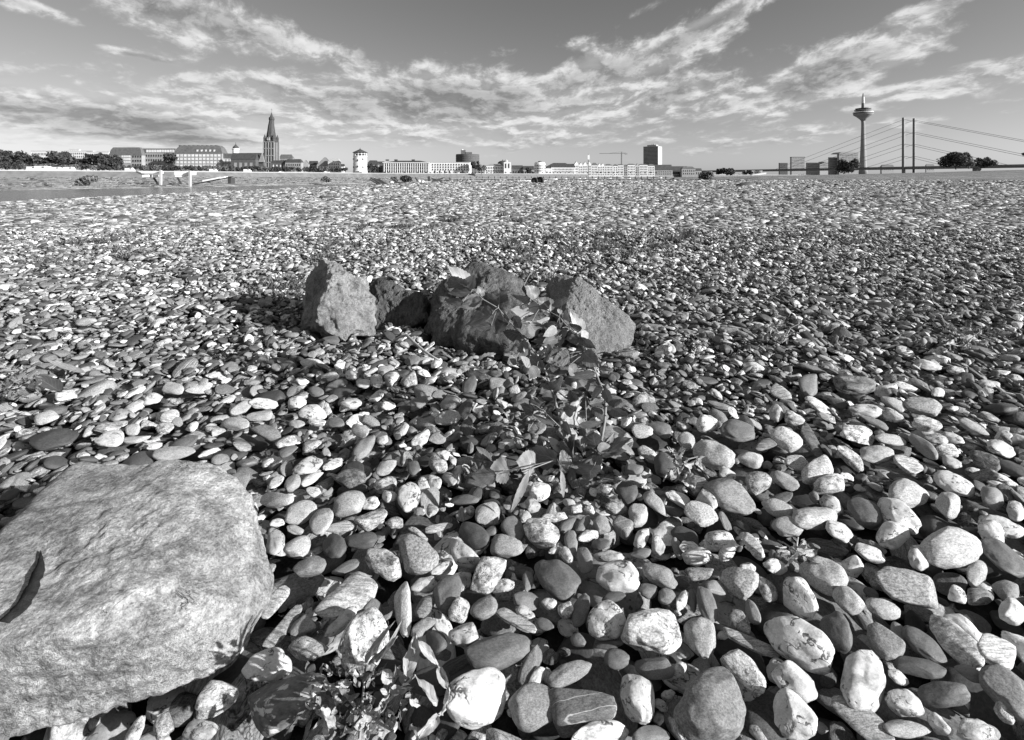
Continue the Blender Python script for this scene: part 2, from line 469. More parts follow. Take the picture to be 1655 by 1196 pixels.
M_TWIG = simple('dry_twig', 0.32, 0.85, 0.3, 60.0)
M_STEM = simple('sapling_stem', 0.20, 0.7, 0.35, 60.0)
M_CRACK = simple('dark_bark_strip', 0.022, 0.95, 0.6, 80.0, spec=0.1, bumpd=0.004)

def foliage_mat(name, val, var=0.6, scale=0.5, trans=0.25):
    m, N, b = pbsdf(name)
    c = N.n('ShaderNodeTexCoord').outputs['Object']
    rn = N.n('ShaderNodeNewGeometry').outputs['Random Per Island']
    v = N.m('MULTIPLY', N.m('MULTIPLY', val, N.lin(rn, 0, 1, 1 - var, 1 + var)), N.lin(N.noise(c, scale, 3), 0.3, 0.7, 0.7, 1.3))
    grey(N, b, v); b.inputs['Roughness'].default_value = 0.7; b.inputs['Specular IOR Level'].default_value = 0.2
    tr = N.n('ShaderNodeBsdfTranslucent'); N.put(tr.inputs['Color'], N.comb(v, v, v))
    mx = N.n('ShaderNodeMixShader'); mx.inputs[0].default_value = trans
    N.t.links.new(b.outputs[0], mx.inputs[1]); N.t.links.new(tr.outputs[0], mx.inputs[2])
    out = [n for n in N.t.nodes if n.type == 'OUTPUT_MATERIAL'][0]
    N.t.links.new(mx.outputs[0], out.inputs['Surface'])
    return m
M_FOL = foliage_mat('far_foliage', 0.055)
M_FOL2 = foliage_mat('paler_foliage', 0.15)
M_WEED = foliage_mat('weed_foliage', 0.13, 0.5, 20)
def leaf_mat(name, val, veinv, trans):
    m, N, b = pbsdf(name)
    uv = N.n('ShaderNodeUVMap').outputs[0]
    s = N.n('ShaderNodeSeparateXYZ'); N.t.links.new(uv, s.inputs[0])
    ax = N.m('ABSOLUTE', N.m('SUBTRACT', s.outputs[0], 0.5))
    mid = N.ss(ax, 0.008, 0.03, 1.0, 0.0)
    sv = N.m('FRACT', N.m('MULTIPLY', N.m('SUBTRACT', s.outputs[1], N.m('MULTIPLY', ax, 0.7)), 7.0))
    side = N.ss(N.m('ABSOLUTE', N.m('SUBTRACT', sv, 0.5)), 0.03, 0.09, 0.6, 0.0)
    vein = N.m('MAXIMUM', mid, side)
    c = N.n('ShaderNodeTexCoord').outputs['Object']
    rn = N.n('ShaderNodeObjectInfo').outputs['Random']
    v = N.m('MULTIPLY', N.m('MULTIPLY', val, N.lin(rn, 0, 1, 0.75, 1.3)), N.lin(N.noise(c, 40, 5, 0.7), 0.3, 0.7, 0.8, 1.2))
    blot = N.ss(N.noise(c, 90, 3), 0.66, 0.72)
    v = N.mix(N.m('MULTIPLY', blot, 0.5), v, 0.03)
    v = N.mix(N.m('MULTIPLY', vein, 0.7), v, veinv)
    grey(N, b, v); b.inputs['Roughness'].default_value = 0.45; b.inputs['Specular IOR Level'].default_value = 0.45
    bump(N, b, N.m('SUBTRACT', 1.0, vein), 0.5, 0.0012)
    tr = N.n('ShaderNodeBsdfTranslucent'); N.put(tr.inputs['Color'], N.comb(v, v, v))
    mx = N.n('ShaderNodeMixShader'); mx.inputs[0].default_value = trans
    N.t.links.new(b.outputs[0], mx.inputs[1]); N.t.links.new(tr.outputs[0], mx.inputs[2])
    out = [n for n in N.t.nodes if n.type == 'OUTPUT_MATERIAL'][0]
    N.t.links.new(mx.outputs[0], out.inputs['Surface'])
    return m
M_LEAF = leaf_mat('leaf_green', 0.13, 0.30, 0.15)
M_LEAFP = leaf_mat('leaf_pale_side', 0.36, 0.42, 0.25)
M_LEAFDRY = leaf_mat('leaf_dry', 0.34, 0.20, 0.2)
# ------------------------------------------------------------------ ground, river, banks
def ribbon(name, cols, lines, mat, sub=1):
    """lines: list of (list of depths per column, list of z per column) from near to far"""
    V = []; nC = len(cols)
    for ds, zs in lines:
        for c, d, z in zip(cols, ds, zs): V.append(((c - CX) / F * d, d, z))
    Fc = []
    for i in range(len(lines) - 1):
        for k in range(nC - 1):
            a = i * nC + k; Fc.append((a, a + 1, a + 1 + nC, a + nC))
    me = bpy.data.meshes.new(name); me.from_pydata(V, [], Fc); me.materials.append(mat)
    bm = bmesh.new(); bm.from_mesh(me); bmesh.ops.recalc_face_normals(bm, faces=bm.faces)
    if bm.faces and sum(f.normal.z for f in bm.faces) < 0: bmesh.ops.reverse_faces(bm, faces=bm.faces)
    bm.to_mesh(me); bm.free()
    return link(name, me)

# gravel bank surface
def bank_z(x, y):
    z = -0.0438 * max(0, -x - 9)
    if x < 180: z -= 0.05 * max(0, y - 235)
    return max(z, -4.2)
xs = [-140, -110, -95, -84, -70, -50, -30, -15, -9, -4, 0, 4, 10, 40, 100, 179, 181, 300, 500]
ys = [-60, -10, 0, 1, 3, 7, 15, 30, 60, 100, 150, 200, 235, 250, 270, 330]
V = []; Fc = []
for y in ys:
    for x in xs: V.append((x, y, bank_z(x, y) - 0.055 - (0.0 if y < 5 else 0.0)))
n = len(xs)
for j in range(len(ys) - 1):
    for i in range(n - 1): a = j * n + i; Fc.append((a, a + 1, a + 1 + n, a + n))
me = np_mesh('ground', V, Fc, M_GROUND, True)
ground = link('ground', me); tag(ground, kind='structure')

WZ = -3.2
me = np_mesh('river', [(-900, -300, WZ), (1400, -300, WZ), (1400, 1500, WZ), (-900, 1500, WZ)], [(0, 1, 2, 3)], M_WATER)
river = link('river', me); tag(river, kind='structure')
me = np_mesh('land', [(-9000, -3000, -9), (9000, -3000, -9), (9000, 12000, -9), (-9000, 12000, -9)], [(0, 1, 2, 3)], M_MEADOW)
land = link('land', me); tag(land, kind='structure')

QT = 4.5                                        # level of the promenade
cols = [-700, -300, 0, 150, 300, 450, 600, 750, 900, 1050, 1200, 1350]
sh = [115, 130, 146, 168, 192, 245, 305, 350, 400, 470, 560, 640]      # far shoreline
md_ = [d + 45 for d in sh]; wl = [d + 95 for d in sh]; wt_ = [d + 105 for d in sh]
bank = ribbon('river_bank', cols, [
    ([d - 6 for d in sh], [WZ - 1.2] * 12), (sh, [WZ + .15] * 12), ([d + 14 for d in sh], [WZ + 1.1] * 12), ([d + 22 for d in sh], [WZ + 1.3] * 12),
    (md_, [-.8, -.8, -.8, -.9, -1., -1.1, -1.2, -1.2, -1.2, -1.2, -1.2, -1.2]), (wl, [1.0] * 12)], M_BANK)
tag(bank, kind='structure')
r_ = np.random.default_rng(77); Vs = []; Fs = []
for i in range(3000):                            # rough grass and scrub along the far bank
    cc = r_.uniform(-200, 1080); q = r_.random()
    s0 = np.interp(cc, cols, sh); dd = s0 + 3 + q * 88
    zz = np.interp(q * 88 + 3, [0, 14, 22, 45, 95], [WZ + .15, WZ + 1.1, WZ + 1.3, -1.0, 1.0])
    x = (cc - CX) / F * dd; w = r_.uniform(.4, 1.6); h = r_.uniform(.12, .5) * (1.6 if r_.random() < .08 else 1); k = len(Vs); a = r_.uniform(-.8, .8)
    Vs += [(x - w * math.cos(a), dd - w * math.sin(a), zz - .1), (x + w * math.cos(a), dd + w * math.sin(a), zz - .1), (x + w * .6, dd + .3, zz + h), (x - w * .5, dd + .35, zz + h * .8)]; Fs.append((k, k + 1, k + 2, k + 3))
scrub = link('bank_grass', np_mesh('bank_grass', Vs, Fs, foliage_mat('bank_scrub', 0.24, 0.55, 0.15), False)); tag(scrub, 'rough patchy grass and scrub on the far river bank', 'grass', None, 'stuff')
path = ribbon('towpath', cols, [([d + .2 for d in wl], [1.05] * 12), ([d + 7 for d in wl], [1.15] * 12)], M_PAVE); tag(path, kind='structure')
# quay wall with its pale coping
def strip_wall(name, label, ds0, ds1, z0, z1, mat, parent=None, cap=None):
    V = []; Fc = []; nC = len(cols)
    for dd, z in ((ds0, z0), (ds1, z1), ([q + 1.6 for q in ds1], z1), ([q + 1.6 for q in ds0], z0)):
        for c, d in zip(cols, dd): V.append(((c - CX) / F * d, d, z))
    for i in range(3):
        for k in range(nC - 1): a = i * nC + k; Fc.append((a, a + 1, a + 1 + nC, a + nC))
    return np_mesh(name, V, Fc, mat, False)
wd0 = [d + 7.3 for d in wl]; wd1 = [d + 9.5 for d in wl]
qw = empty('quay_wall', (0, 0, 0), 'long stone quay wall below the promenade across the river', 'wall')
link('wall_face', strip_wall('wall_face', '', wd0, wd1, 1.0, QT - .35, M_QUAY), qw)
link('coping', strip_wall('coping', '', [d - .25 for d in wd1], [d - .25 for d in wd1], QT - .34, QT + .15, M_PALE), qw)
prom = ribbon('promenade', cols, [([d + 1.2 for d in wd1], [QT] * 12), ([d + 70 for d in wd1], [QT] * 12)], M_PAVE); tag(prom, kind='structure')
ground2 = ribbon('town_ground', cols, [([d + 70 for d in wd1], [QT - .01] * 12), ([4000] * 12, [QT - .01] * 12)], M_MEADOW); tag(ground2, kind='structure')

# right-hand meadow and embankment below the bridge
rc = [1090, 1150, 1220, 1300, 1400, 1480, 1560, 1655, 1800, 2100]
k = len(rc)
mead = ribbon('meadow', rc, [([185, 185, 182, 178, 172, 168, 165, 160, 155, 150], [-.12] * k), ([215] * k, [.15, .2, .3, .3, .3, .4, .4, .5, .5, .5]),
     ([222] * k, [.9, 1.0, 1.1, 1.0, 1.4, 1.5, 1.5, 1.8, 2.2, 2.2]), ([262] * k, [.6, .8, 1.4, 1.4, 1.7, 1.8, 2.2, 2.6, 2.8, 2.8]),
     ([300] * k, [.8, .9, 1.6, 1.9, 2.3, 2.9, 3.8, 4.9, 5.5, 6.0]), ([330] * k, [1.0, 1.2, 1.8, 2.4, 3.1, 4.0, 5.0, 6.1, 7, 7]), ([1500] * k, [1.0] * 4 + [3.0] * 6)], M_MEADOW)
tag(mead, kind='structure')

# ------------------------------------------------------------------ the town
def X(c, d): return (c - CX) / F * d
def Z(r, d): return EYE - (r - HR) / F * d
def windows(parent, c0, c1, r0, r1, d, nx, ny, mat=M_GLASS, fw=.5, fh=.55, arch=False, name='window_rows', proud=.06):
    """many small windows, joined: each is a pane with a sill, standing on the facade"""
    mb = MB(); sb = MB()
    x0, x1 = X(c0, d), X(c1, d); z0, z1 = Z(r1, d), Z(r0, d)
    for i in range(nx):
        for j in range(ny):
            cx = x0 + (i + .5) * (x1 - x0) / nx; cz = z0 + (j + .5) * (z1 - z0) / ny
            w = (x1 - x0) / nx * fw; h = (z1 - z0) / ny * fh
            mb.span(cx - w / 2, cx + w / 2, d - proud, d + .3, cz - h / 2, cz + h / 2)
            sb.span(cx - w * .6, cx + w * .6, d - proud - .15, d + .2, cz - h / 2 - .3, cz - h / 2)
    o = mb.build(name, mat, parent); o['kind'] = 'stuff'
    o = sb.build('sill_rows', M_PALE, parent); o['kind'] = 'stuff'
def house(label, c0, c1, rt, rb, d, deep=14, wall=M_WHITE, roof=None, rr=None, roofmat=M_ROOF, win=None, cat='building', name='building', group=None, inset=0.12, gm=M_GLASS, eave=.3):
    """walls from row rb up to rt; roof: flat, hip, gable, mansard or sidegable, with its ridge at row rr"""
    off = max(abs(CX - c1) if c1 < CX else 0, abs(c0 - CX) if c0 > CX else 0)
    if off > 30: deep = max(2.5, min(deep, .12 * (c1 - c0) / off * d))      # how far the flank shows beside the front
    x0, x1 = X(c0, d), X(c1, d); zt = Z(rt, d)
    e = empty(name, ((x0 + x1) / 2, d, QT), label, cat, group)
    inv_ = -Vector(((x0 + x1) / 2, d, QT))
    b = MB().span(x0, x1, d, d + deep, QT - 3, zt)
    parts = [b.build('wall', wall, e)]
    if roof:
        zr = Z(rr, d); m = MB(); w = x1 - x0
        if roof == 'flat':
            m.span(x0 - eave, x1 + eave, d - eave, d + deep + eave, zt + .02, zr)
        elif roof in ('hip', 'mansard'):
            k = inset * w if roof == 'mansard' else min(w * .3, deep * .5)
            ky = deep * .25 if roof == 'mansard' else deep * .5 - .1
            vs = [(x0 - eave, d - eave, zt + .02), (x1 + eave, d - eave, zt + .02), (x1 + eave, d + deep + eave, zt + .02), (x0 - eave, d + deep + eave, zt + .02)]
            if roof == 'mansard':
                zm = zt + (zr - zt) * .72
                mid = [(x0 + k * .45, d + ky * .5, zm), (x1 - k * .45, d + ky * .5, zm), (x1 - k * .45, d + deep - ky * .5, zm), (x0 + k * .45, d + deep - ky * .5, zm)]
                top = [(x0 + k, d + ky, zr), (x1 - k, d + ky, zr), (x1 - k, d + deep - ky, zr), (x0 + k, d + deep - ky, zr)]
                m.add(vs + mid + top, [(3, 2, 1, 0), (0, 1, 5, 4), (1, 2, 6, 5), (2, 3, 7, 6), (3, 0, 4, 7), (4, 5, 9, 8), (5, 6, 10, 9), (6, 7, 11, 10), (7, 4, 8, 11), (8, 9, 10, 11)])
            else:
                top = [(x0 + k, d + ky, zr), (x1 - k, d + ky, zr), (x1 - k, d + deep - ky, zr), (x0 + k, d + deep - ky, zr)]
                m.add(vs + top, [(3, 2, 1, 0), (0, 1, 5, 4), (1, 2, 6, 5), (2, 3, 7, 6), (3, 0, 4, 7), (4, 5, 6, 7)])
        elif roof == 'gable':                    # gable end towards the river
            m.prism([(x0 - eave, zt + .02), (x1 + eave, zt + .02), ((x0 + x1) / 2, zr + .25)], d + .35, d + deep)
            parts.append(MB().prism([(x0, zt + .01), (x1, zt + .01), ((x0 + x1) / 2, zr)], d, d + .34).build('gable', wall, e))
        elif roof == 'side':                     # ridge parallel to the river
            vs = [(x0 - eave, d - eave, zt + .02), (x1 + eave, d - eave, zt + .02), (x1 + eave, d + deep + eave, zt + .02), (x0 - eave, d + deep + eave, zt + .02), (x0, d + deep / 2, zr), (x1, d + deep / 2, zr)]
            m.add(vs, [(3, 2, 1, 0), (0, 1, 5, 4), (2, 3, 4, 5), (1, 2, 5), (3, 0, 4)])
        parts.append(m.build('roof', roofmat, e))
    if win:
        nx, ny = win[0], win[1]
        windows(e, c0 + (c1 - c0) * .04, c1 - (c1 - c0) * .04, rt + 1.0, rb, d, nx, ny, gm, *(win[2:] if len(win) > 2 else ()))
    for o in e.children: o.matrix_parent_inverse = Matrix.Translation(-e.location)
    return e
def fixp(e):
    for o in e.children:
        if o.matrix_parent_inverse == Matrix.Identity(4): o.matrix_parent_inverse = Matrix.Translation(-e.location)

# left part of the skyline
house('long white modern block behind the trees at the far left', 50, 86, 244.5, 266, 760, 20, M_WHITE, 'flat', 243.6, M_PALE, (14, 3))
house('stepped white apartment block behind the trees', 104, 150, 244.5, 266, 740, 20, M_WHITE, 'flat', 243.6, M_PALE, (14, 4))
house('white block with roof terraces left of the dark-roofed halls', 140, 176, 246, 266, 720, 20, M_WHITE, 'flat', 245, M_PALE, (10, 3))
house('taller white penthouse above the stepped apartment block', 112, 128, 241.5, 246, 748, 10, M_WHITE, 'flat', 241, M_PALE, (5, 1))
house('low white pavilion among the trees at the far left', 50, 66, 257, 272, 520, 10, M_WHITE, 'hip', 254.5, M_ROOF, (5, 1))
house('low white pavilion with a dark roof left of the halls', 113, 158, 261, 272, 500, 10, M_WHITE, 'hip', 256, M_ROOF, (14, 1))
e = house('dark domed-roof hall with bright windows, left of the long museum', 176, 229, 251, 272, 500, 30, M_MIDW, 'mansard', 238, M_ROOFG, None, inset=.10)
windows(e, 196, 211, 250, 264, 499.9, 5, 3, M_GLASSL, .7, .7); windows(e, 213, 229, 250, 270, 499.9, 4, 3, M_GLASS, .6, .5); fixp(e)
e = house('square grey building with a glazed top floor', 229, 283, 247, 272, 505, 28, M_MIDW, 'flat', 240, M_ROOFG, None)
windows(e, 236, 282, 241.5, 246.5, 504.6, 11, 1, M_GLASSL, .8, .8, name='attic_windows'); windows(e, 231, 262, 248, 270, 504.9, 8, 3, M_GLASS, .5, .5); fixp(e)
e = house('large palace-like academy with curved grey roof and bright windows', 282, 359, 248, 272, 480, 30, M_MIDW, 'mansard', 235, M_ROOFG, None, inset=.09)
windows(e, 284, 357, 248.5, 270.5, 479.9, 12, 4, M_GLASSL, .62, .62); 
windows(e, 318, 352, 241.5, 245.5, 482.6, 5, 1, M_GLASSL, .35, .7, name='dormers', proud=2.5)
dm = MB()
for i in range(9): dm.box((X(292 + i * 7.2, 486), 486, Z(236, 486)), (1.9, 3, 1.6))
dm.build('roof_dormer_row', M_ROOF, e)['kind'] = 'stuff'; fixp(e)
house('narrow wing with a flat roof right of the academy', 359, 376, 255, 272, 482, 18, M_MIDW, 'flat', 248, M_ROOFG, (3, 2, .5, .6), gm=M_GLASSL)
e = house('low church hall with three arched windows under a dark roof', 373, 413, 257.5, 274, 470, 20, M_BRICK, 'side', 247, M_ROOF, None)
windows(e, 376, 410, 262, 271, 469.9, 4, 1, M_MIDW, .5, .8, name='arched_windows'); fixp(e)
e = house('dark steep church roof ending in a pale gable beside the tall tower', 398, 426, 262, 274, 500, 16, M_BRICK, 'side', 247, M_ROOF, None)
MB().prism([(X(418, 499), Z(262, 499)), (X(428, 499), Z(262, 499)), (X(424, 499), Z(246, 499))], 498.4, 499.2).build('gable', M_MIDW, e); fixp(e)
d = 495; cx = X(381, d)
e = empty('lantern_turret', (cx, d, QT), 'white round turret with a black onion cap over the church hall', 'turret')
MB().lathe((cx, d, 0), [(3.0, Z(258, d)), (3.0, Z(242, d)), (3.6, Z(241.5, d)), (3.6, Z(240.5, d)), (2.9, Z(240, d))], 16).build('drum', M_WHITE, e)
MB().lathe((cx, d, 0), [(2.9, Z(239.9, d)), (2.7, Z(237.5, d)), (1.3, Z(235.5, d)), (.8, Z(234, d)), (.25, Z(233, d)), (.12, Z(229.5, d))], 16).build('cap', M_ROOF, e); fixp(e)

# church tower with the tall spire
d = 540; cx = X(433.9, d)
e = empty('church_tower', (cx, d + 8, QT), 'tall brick church tower with a steep dark twisted spire', 'church tower')
hw = 8.8 / F * d
MB().box((cx, d + hw, (Z(229, d) + QT - 2) / 2), (2 * hw, 2 * hw, Z(229, d) - QT + 2)).build('shaft', M_BRICK, e)
pil = MB()
for c in (425.6, 429.8, 433.9, 438.1, 442.3): pil.span(X(c - .5, d), X(c + .5, d), d - .5, d + .2, QT, Z(230, d))
for r in (229.8, 240.5, 252, 263): pil.span(X(425, d), X(442.9, d), d - .62, d + .25, Z(r, d), Z(r - 1.0, d))
for yy in (.0, .5, 1.0): pil.span(cx + hw - .2, cx + hw + .45, d + yy * 2 * hw - .5 , d + yy * 2 * hw + .5, QT, Z(230, d))
pil.build('pilaster_bands', M_MIDW, e)['kind'] = 'stuff'
for c in (431.4, 436.4):
    w = MB(); w.prism([(X(c - 1.1, d), Z(237.5, d)), (X(c + 1.1, d), Z(237.5, d)), (X(c + 1.1, d), Z(233.8, d)), (X(c, d), Z(232.4, d)), (X(c - 1.1, d), Z(233.8, d))], d - .12, d + .5); w.build('window', M_GLASS, e)
for r in (245, 256):
    for c in (431.8, 436.1): MB().span(X(c - .5, d), X(c + .5, d), d - .1, d + .4, Z(r + 4, d), Z(r, d)).build('window', M_GLASS, e)
vs = []; fs = []; N8 = 8; prof = [(228.5, 8.6, 0), (225, 7.6, .02), (212, 5.7, .10), (202, 4.4, .18), (193.5, 3.5, .25), (192.5, 4.2, .25), (189, 3.9, .25), (187.5, 2.4, .25), (184, 1.1, .25), (180.5, .3, .25)]
for r, hwp, tw in prof:
    for k in range(N8):
        an = 2 * math.pi * (k + .5) / N8 + tw
        vs.append((cx + .5 * (1 if r < 200 else 0) + hwp / F * d * math.cos(an) * 1.05, d + hw + hwp / F * d * math.sin(an) * 1.05, Z(r, d)))
for i in range(len(prof) - 1):
    for k in range(N8): fs.append((i * N8 + k, i * N8 + (k + 1) % N8, (i + 1) * N8 + (k + 1) % N8, (i + 1) * N8 + k))
fs.append(tuple(range(N8))[::-1]); fs.append(tuple((len(prof) - 1) * N8 + k for k in range(N8)))
MB().add(vs, fs).build('spire', M_ROOF, e)
for tx, yy in ((cx - hw + 1.3, d + 1.5), (cx + hw - 1.3, d + 1.5), (cx, d + .9), (cx + hw - 1.3, d + 2 * hw - 1.5)):
    t = MB(); t.lathe((tx, yy, 0), [(1.5, Z(229, d)), (1.5, Z(223.5, d)), (1.8, Z(223.4, d)), (.1, Z(216.5, d))], 8)
    t.build('corner_turret', M_ROOF, e)
c2 = MB(); c2.tube([(cx + .5, d + hw, Z(180.8, d)), (cx + .5, d + hw, Z(174, d))], .16, 6); c2.box((cx + .5, d + hw, Z(176.3, d)), (2.0, .3, .3)); c2.build('cross', M_STEEL, e)
cl = MB(); cl.box((cx, d - .2, Z(224.5, d)), (3.2, .6, 3.2)); cl.build('clock', M_PALE, e); fixp(e)

house('dark-roofed brick house in front of the church tower', 438, 463, 262, 276, 470, 12, M_BRICK, 'side', 259, M_ROOF, (4, 1, .3, .5), gm=M_GLASSL)
house('jumbled grey houses behind the church tower', 450, 473, 256, 270, 560, 12, M_MIDW, 'hip', 249.5, M_ROOFG, (7, 2))
e = house('grey villa with dormers right of the church tower', 461, 487, 262.5, 276, 468, 12, M_MIDW, 'mansard', 257, M_ROOF, (7, 2))
house('pair of small gabled houses in front of the long promenade trees', 488, 499, 266, 277, 480, 10, M_PALE, 'gable', 259, M_ROOFG, (4, 1))
house('low house with a wide dark roof left of the gabled house', 499, 513, 266, 277, 485, 10, M_MIDW, 'side', 260, M_ROOF, (5, 1))
house('tall grey house with one big gable', 512, 536, 266.5, 277, 475, 12, M_MIDW, 'gable', 254.5, M_ROOFG, (4, 1))
house('bright white house with stepped gable beside the grey gable', 530, 549, 262, 277, 470, 12, M_WHITE, 'hip', 255.5, M_PALE, (6, 3))
house('white cottage with dark roof left of the round white tower', 549, 556, 269, 278, 480, 8, M_WHITE, 'side', 265, M_ROOF, (2, 1))

# round white river tower
d = 450; cx = X(578.5, d); R = 11.4 / F * d
e = empty('round_tower', (cx, d + R, QT), 'round white tower with a glazed gallery and dark conical roof', 'tower')
def L(rr): return [(a / F * d, Z(r, d)) for a, r in rr]
MB().lathe((cx, d + R, 0), L([(11.4, 283), (11.4, 276), (11.1, 275), (10.9, 265), (11.2, 264.6), (11.2, 263.8), (10.8, 263.4), (10.7, 252.8), (11.3, 252.4), (11.3, 251.6), (10.9, 251.4)]), 28).build('shaft', M_WHITE, e, smooth=False)
MB().lathe((cx, d + R, 0), L([(9.0, 251.5), (9.0, 246.2)]), 20).build('glazed_gallery', M_GLASS, e)
for k in range(12):
    an = 2 * math.pi * k / 12
    rr_ = 10.2 / F * d
    MB().tube([(cx + rr_ * math.cos(an), d + R + rr_ * math.sin(an), Z(251.4, d)), (cx + rr_ * math.cos(an), d + R + rr_ * math.sin(an), Z(246.6, d))], .28, 6).build('column', M_WHITE, e)
MB().lathe((cx, d + R, 0), L([(10.6, 248.4), (10.6, 247.9)]), 20).build('rail', M_WHITE, e)
MB().lathe((cx, d + R, 0), L([(12.0, 246.5), (11.9, 245.8), (1.2, 240.6), (.4, 239.2), (.12, 238)]), 20).build('roof', M_ROOF, e)
for c, r in ((569.5, 257), (586, 257), (586, 270), (570, 270), (578, 259), (578, 269)):
    an = math.asin(max(-1, min(1, (c - 578.5) / 11.4))); q = R - .15
    MB().box((cx + q * math.sin(an), d + R - q * math.cos(an), Z(r, d)), (1.0, .8, 1.7), rz=an).build('window', M_GLASS, e)
fixp(e)
house('grey townhouse with hipped roof right of the round tower', 592, 612, 266, 278, 490, 12, M_MIDW, 'hip', 259, M_ROOF, (5, 2))
house('narrow dark townhouse against the long columned building', 611, 620, 262, 279, 492, 12, M_BRICK, 'flat', 261, M_ROOF, (3, 4))
e = house('long pale riverside building with columns and a thin dark roof', 619, 694, 263, 281, 470, 22, M_PALE, 'hip', 259, M_ROOF, None)
windows(e, 621, 692, 264.5, 279.5, 469.9, 20, 3, M_GLASS, .42, .6)
pl = MB()
for i in range(21): pl.span(X(621 + i * 3.55 - .35, 470), X(621 + i * 3.55 + .35, 470), 469.4, 470.1, QT, Z(263.4, 470))
pl.span(X(618.5, 470), X(694.5, 470), 469.1, 470.15, Z(263.4, 470), Z(262.4, 470)); pl.build('pilaster_rows', M_WHITE, e)['kind'] = 'stuff'
for c in (626, 640, 668): MB().box((X(c, 480), 480, Z(258.8, 480)), (3, 2, 1.4)).build('chimney', M_ROOF, e)
fixp(e)
e = house('long white three-storey block in front of the round brick drum', 695, 759, 262.5, 281, 475, 20, M_WHITE, 'flat', 262, M_PALE, None)
windows(e, 697, 757, 264, 276, 474.9, 14, 3, M_GLASS, .45, .55)
for c in (703, 711, 719, 726.5, 748): MB().prism([(X(c - 1, 475), QT), (X(c + 1, 475), QT), (X(c + 1, 475), Z(276, 475)), (X(c, 475), Z(275, 475)), (X(c - 1, 475), Z(276, 475))], 474.8, 475.3).build('archway', M_GLASS, e)
fixp(e)
d = 620; cx = X(754, d)
e = empty('drum_building', (cx, d + 15, QT), 'round dark brick drum building with plant room on its roof', 'building')
MB().lathe((cx, d + 15, 0), [(19.3 / F * d, QT), (19.3 / F * d, Z(249, d)), (18.6 / F * d, Z(248.6, d))], 36).build('wall', M_BRICK, e)
bd = MB()
for r in (251.5, 255, 258.5): bd.lathe((cx, d + 15, 0), [(19.7 / F * d, Z(r + .5, d)), (19.7 / F * d, Z(r, d))], 36)
bd.build('band_rows', M_ROOFG, e)['kind'] = 'stuff'
MB().box((X(747.5, d), d + 12, Z(245.5, d)), (6, 6, 6)).box((X(756, d), d + 12, Z(247, d)), (9, 6, 3)).build('plant_room', M_STEEL, e)
MB().lathe((X(745.5, d), d + 12, 0), [(1.4, Z(243, d)), (1.9, Z(241.8, d)), (1.2, Z(240.6, d))], 12).build('dome', M_WHITE, e); fixp(e)

house('row of light townhouses right of the twin trees', 784, 816, 268, 283, 520, 12, M_WHITE, 'hip', 264.5, M_MIDW, (11, 3))
house('small grey shed-roofed house right of the white turret', 827, 845, 273, 284, 520, 10, M_ROOFG, 'side', 267, M_ROOF, (4, 1))
house('dark hall roof left of the white round bay', 843, 863, 274, 284, 530, 10, M_MIDW, 'side', 268, M_ROOF, (5, 1))
d = 515; cx = X(820, d)
e = empty('white_turret', (cx, d, QT), 'slim white turret with two slender tops between townhouses', 'turret')
MB().box((cx, d + 3, (Z(262, d) + QT) / 2), (7.5, 6, Z(262, d) - QT)).build('shaft', M_WHITE, e)
MB().lathe((X(818, d), d + 3, 0), [(2.0, Z(262, d)), (2.0, Z(259.5, d)), (.2, Z(257.5, d))], 10).build('cap', M_PALE, e)
for c in (817.5, 822.5): MB().box((X(c, d), d - .1, Z(268, d)), (1.2, .3, 5)).build('window', M_GLASS, e)
fixp(e)
d = 560; cx = X(812.5, d)
e = empty('church_dome', (cx, d, QT), 'dark copper church dome peeping over the townhouses', 'dome')
MB().lathe((cx, d, 0), [(6, QT), (6, Z(266, d)), (6.2, Z(265.9, d)), (5.6, Z(262.5, d)), (3.6, Z(260.5, d)), (.5, Z(259.5, d)), (.2, Z(257.5, d))], 18).build('dome', M_ROOF, e); fixp(e)
d = 510; cx = X(873, d)
e = empty('round_bay_building', (cx, d + 6, QT), 'white round-fronted building with a small dark cupola', 'building')
MB().lathe((cx, d + 6, 0), [(9 / F * d, QT), (9 / F * d, Z(264.5, d)), (8.5 / F * d, Z(263.5, d)), (5, Z(262, d))], 24).build('wall', M_WHITE, e)
MB().lathe((cx, d + 6, 0), [(2.2, Z(262, d)), (2.0, Z(260.5, d)), (.3, Z(259.8, d))], 12).build('cupola', M_ROOF, e)
wb = MB()
for r in (268, 272, 276):
    for a in range(-70, 71, 20):
        an = math.radians(a); q = 9 / F * d - .1
        wb.box((cx + q * math.sin(an), d + 6 - q * math.cos(an), Z(r, d)), (1.0, .5, 1.5), rz=an)
wb.build('window_rows', M_GLASS, e)['kind'] = 'stuff'
MB().span(X(882, d), X(891, d), d + 4, d + 14, QT, Z(272, d)).build('annex', M_WHITE, e); fixp(e)
house('long low white terrace below dark roofs', 891, 929, 270.5, 283.5, 520, 14, M_WHITE, 'side', 264.5, M_ROOF, (16, 3))
house('dark broad roof rising behind the low white terrace', 884, 926, 269, 280, 560, 16, M_BRICK, 'hip', 263, M_ROOF, (10, 1))
gl = [('first gabled white merchant house, tallest of the row', 928, 935.5, 266, 260.5), ('second gabled white merchant house with narrow gable', 935.8, 942, 267, 262.5),
      ('third gabled white merchant house, broad with grey roof', 942.3, 949, 266.5, 261.5), ('fourth gabled white merchant house beside the tall mast', 949.3, 956, 266, 261),
      ('white townhouse with a low hipped roof right of the gables', 956.3, 966, 267, 263), ('small gabled white townhouse in the middle of the terrace', 966.3, 971, 268, 264),
      ('narrow white townhouse with a round-looking gable', 971.3, 977, 267.5, 263.8), ('wide plain white townhouse left of the dark gap', 977.3, 990, 267.5, 265)]
